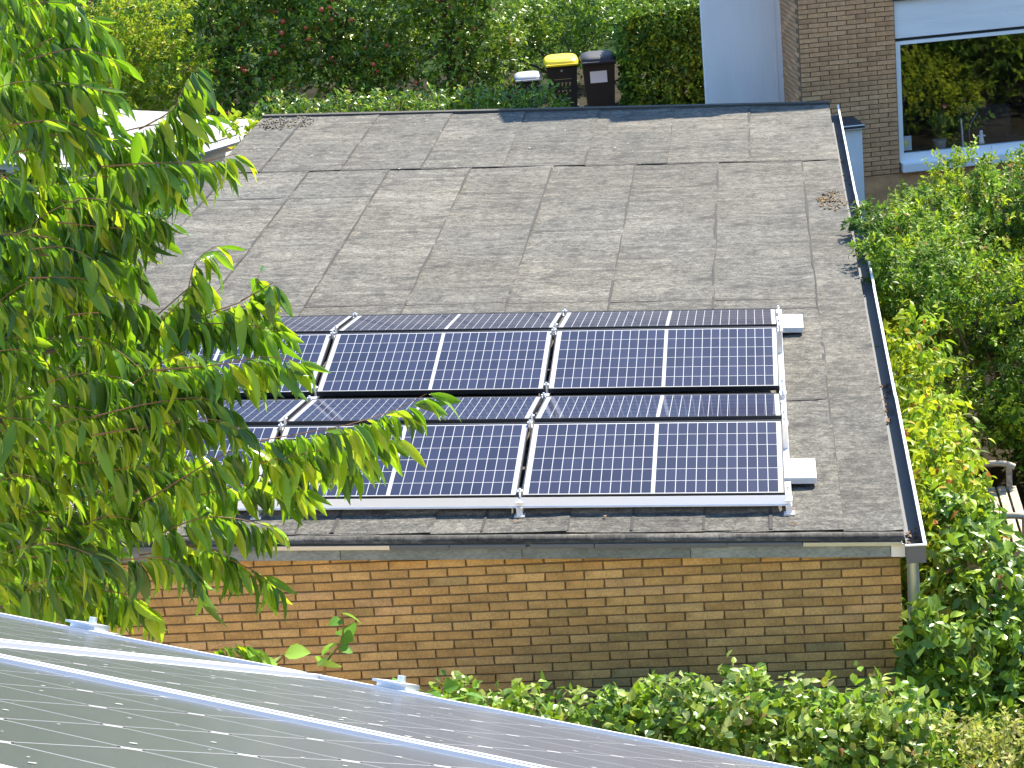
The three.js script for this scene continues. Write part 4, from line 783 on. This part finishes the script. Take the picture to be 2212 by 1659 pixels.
// ------------------------------------------------------------------ the cherry tree at the left
{
  reseed(2001);
  const tr = thing('cherry_tree', 'cherry tree with long drooping leaves filling the left side', 'tree');
  const base = at(-330, 900, 10.2); const foot = V(base.x, 0, base.z);
  const A = (x, y, d) => at(x, y, d);
  mesh('trunk', tube([foot, V(base.x + 0.1, 2.2, base.z + 0.05), V(base.x, 4.0, base.z), V(base.x - 0.05, 6.6, base.z - 0.1)], 0.13, 0.05, 10), M.bark, tr);
  const limb = (pts, r0, r1) => mesh('limb', tube(pts.map((p, i) => A(p[0], p[1] + 14, p[2] + (i ? 0.5 : 0))), r0 * 0.6, r1 * 0.4, 7), M.bark, tr);
  limb([[-330, 1150, 10.2], [-60, 1140, 9.8], [170, 1120, 9.5], [330, 1080, 9.4]], 0.035, 0.014);
  limb([[-330, 900, 10.2], [-40, 900, 9.9], [150, 860, 9.7], [330, 800, 9.5]], 0.035, 0.012);
  limb([[-330, 780, 10.2], [-40, 760, 9.8], [150, 740, 9.6], [330, 720, 9.4]], 0.03, 0.012);
  limb([[-330, 560, 10.2], [-60, 520, 9.9], [120, 450, 9.7], [250, 330, 9.6]], 0.03, 0.010);
  limb([[-330, 300, 10.2], [-60, 240, 9.9], [100, 150, 9.8], [160, 60, 9.7]], 0.028, 0.010);
  limb([[-330, 1330, 10.2], [-60, 1310, 9.8], [120, 1270, 9.5], [260, 1230, 9.4]], 0.03, 0.010);
  const geos = [leafGeo(0.122, 0.034, 0.5, 0.25, 5), leafGeo(0.108, 0.029, 0.9, 0.40, 5), leafGeo(0.134, 0.035, 0.35, 0.5, 5), leafGeo(0.098, 0.030, 0.7, -0.15, 5), leafGeo(0.118, 0.028, 1.2, 0.3, 5)];
  const tones = [[0.13, 0.28, 0.008], [0.20, 0.38, 0.010], [0.07, 0.17, 0.010], [0.29, 0.47, 0.012], [0.08, 0.17, 0.025], [0.38, 0.50, 0.015]];
  const mats = tones.map(c => leafMat(c, { transmission: 0.55, clearcoat: 1, clearcoatRoughness: 0.2 }));
  const all = [];
  function twig(pts, d, dens = 1, r = 0.004, jitter = 0.08) {
    const P3 = pts.map(([x, y, dd], i) => A(x, y, (dd ?? d) + rr(-jitter, jitter) * (i ? 1 : 0))), c = new THREE.CatmullRomCurve3(P3), len = c.getLength();
    mesh('twig', tube(P3, r, 0.0012, 5, Math.max(5, Math.round(len / 0.05))), M.twig, tr);
    const n = Math.round(len / 0.0105 * dens);
    for (let i = 0; i < n; i++) {
      const k = Math.min(1, (i + rr(0, 0.9)) / n), p = c.getPointAt(k), tg = c.getTangentAt(k), side = rdir(); side.y *= 0.3;
      const dir = V(0, -1.0, 0).addScaledVector(tg, 0.30 + 0.25 * k).addScaledVector(side, (R() < 0.15 ? 0.8 : 0.33) * rr(0.4, 1.2)).normalize(); if (R() < 0.06) { dir.y += 0.7; dir.normalize(); }
      if (k > 0.93) dir.addScaledVector(tg, 0.5).normalize();
      const nr = V(rr(-1, 1), rr(-0.1, 0.9), rr(-1, 1)).addScaledVector(tg, 0.5);
      all.push({ p: p.clone().addScaledVector(side, 0.012).addScaledVector(dir, 0.012), dir, nr, s: rr(0.8, 1.38) * (k > 0.9 ? 0.85 : 1), g: Math.floor(R() * geos.length), t: Math.floor(Math.pow(R(), 1.2) * tones.length), front: 0 });
    }
  }
  const D = 9.4;
  // branches whose outline the picture shows
  const edge = [
    [[300, 1090], [520, 965], [640, 938], [760, 915], [860, 882], [922, 850]], [[560, 1000], [680, 975], [780, 950], [850, 945]], [[520, 1040], [620, 1010], [720, 990], [790, 1000]], [[430, 1070], [540, 1045], [620, 1040], [660, 1060]], [[600, 955], [720, 935], [820, 905]],
    [[330, 800], [470, 788], [560, 772], [620, 775], [655, 790]], [[300, 850], [420, 820], [520, 805], [560, 815]],
    [[330, 720], [430, 692], [520, 662], [575, 680], [618, 705]], [[380, 700], [470, 670], [540, 640], [560, 590]], [[520, 650], [575, 620], [590, 610]], [[350, 690], [400, 640], [425, 560], [470, 530]], [[340, 680], [410, 620], [440, 600]], [[420, 700], [520, 700], [600, 715]],
    [[240, 290], [330, 270], [400, 262], [450, 245]], [[300, 280], [375, 235], [395, 190], [425, 145]], [[180, 330], [300, 320], [380, 300]],
    [[220, 360], [330, 352], [430, 350], [512, 332]], [[200, 380], [300, 385], [400, 385]],
    [[140, 450], [260, 455], [330, 465], [365, 480]], [[120, 480], [220, 490], [330, 500]], [[80, 550], [180, 560], [270, 575], [300, 545]], [[60, 600], [160, 600], [230, 610]],
    [[330, 1160], [430, 1120], [510, 1120], [592, 1140]], [[300, 1200], [420, 1180], [500, 1210], [560, 1240], [590, 1268]], [[260, 1210], [350, 1205], [410, 1225], [440, 1255]], [[400, 1180], [470, 1190], [520, 1225]],
    [[150, 1270], [220, 1275], [290, 1290], [335, 1325]], [[100, 1290], [180, 1300], [250, 1320]], [[395, 1460, 8.6], [440, 1412, 8.6], [500, 1388, 8.6], [548, 1398, 8.6]],
    [[40, 60], [130, 30], [215, 45]], [[60, 130], [160, 105], [245, 125]], [[20, 20], [90, 5], [170, 10]], [[40, 200], [140, 180], [235, 200]], [[20, 270], [120, 260], [200, 280]], [[30, 330], [120, 310], [190, 300]],
    [[200, 900], [330, 870], [440, 860], [500, 890]], [[200, 940], [330, 920], [450, 905], [520, 925]], [[120, 640], [220, 640], [300, 655], [350, 690]], [[150, 680], [260, 675], [340, 690]], [[60, 300], [160, 290], [240, 300], [290, 330]], [[30, 250], [130, 235], [230, 250]]];
  for (const e of edge) twig(e, D + rr(-0.25, 0.15), 1.05, 0.0032);
  // the rest of the crown
  const polyA = [[0, -60], [200, -60], [240, 110], [200, 210], [120, 270], [-10, 300]], polyB = [[-20, 370], [110, 345], [330, 350], [390, 385], [330, 450], [270, 530], [210, 610], [200, 660], [330, 690], [440, 690], [470, 770], [430, 815], [400, 860], [450, 900], [390, 980], [520, 1020], [460, 1060], [420, 1120], [300, 1160], [380, 1220], [270, 1260], [200, 1300], [-20, 1310]];
  const inP = (P, x, y) => { let c = false; for (let i = 0, j = P.length - 1; i < P.length; j = i++) { const [xi, yi] = P[i], [xj, yj] = P[j]; if ((yi > y) !== (yj > y) && x < (xj - xi) * (y - yi) / (yj - yi) + xi) c = !c; } return c; };
  let made = 0, guard = 0;
  while (made < 330 && guard++ < 6000) {
    const x = rr(-80, 560), y = rr(-80, 1330), P = inP(polyA, x, y) || inP(polyB, x, y); if (!P) continue;
    const d = rr(9.2, 11.4), L = rr(70, 170), a = rr(-0.55, 0.5), x1 = x - L * Math.cos(a), y1 = y - L * Math.sin(a);
    twig([[x1, y1], [(x + x1) / 2, (y + y1) / 2 - rr(4, 18)], [x, y]], d, rr(0.6, 0.95), 0.0022); made++;
  }
  // the nearest and largest leaves one by one, the others as one mass
  for (const l of all) { const s = seen(l.p); l.front = (s[0] < 5 || s[1] < 5 ? 5 : 0) + s[2]; }
  all.sort((a, b) => a.front - b.front);
  const edgeFirst = all.filter((l, i) => i < 300), restL = all.slice(300), mm = new THREE.Matrix4();
  for (const l of edgeFirst) { const m = mesh('leaf', geos[l.g], mats[l.t], tr); placeLeaf(l.p, l.dir, l.nr, l.s, mm).decompose(m.position, m.quaternion, m.scale); }
  const bag = tones.map(() => []);
  for (const l of restL) bag[l.t].push(geos[l.g].clone().applyMatrix4(placeLeaf(l.p, l.dir, l.nr, l.s, mm)));
  bag.forEach((b, i) => b.length && mesh('crown', b, mats[i], tr, 'stuff'));
  console.log('cherry leaves', all.length);
}
scene.traverse(o => { if (o.isMesh) { o.castShadow = true; o.receiveShadow = true; } });
renderer.render(scene, camera);
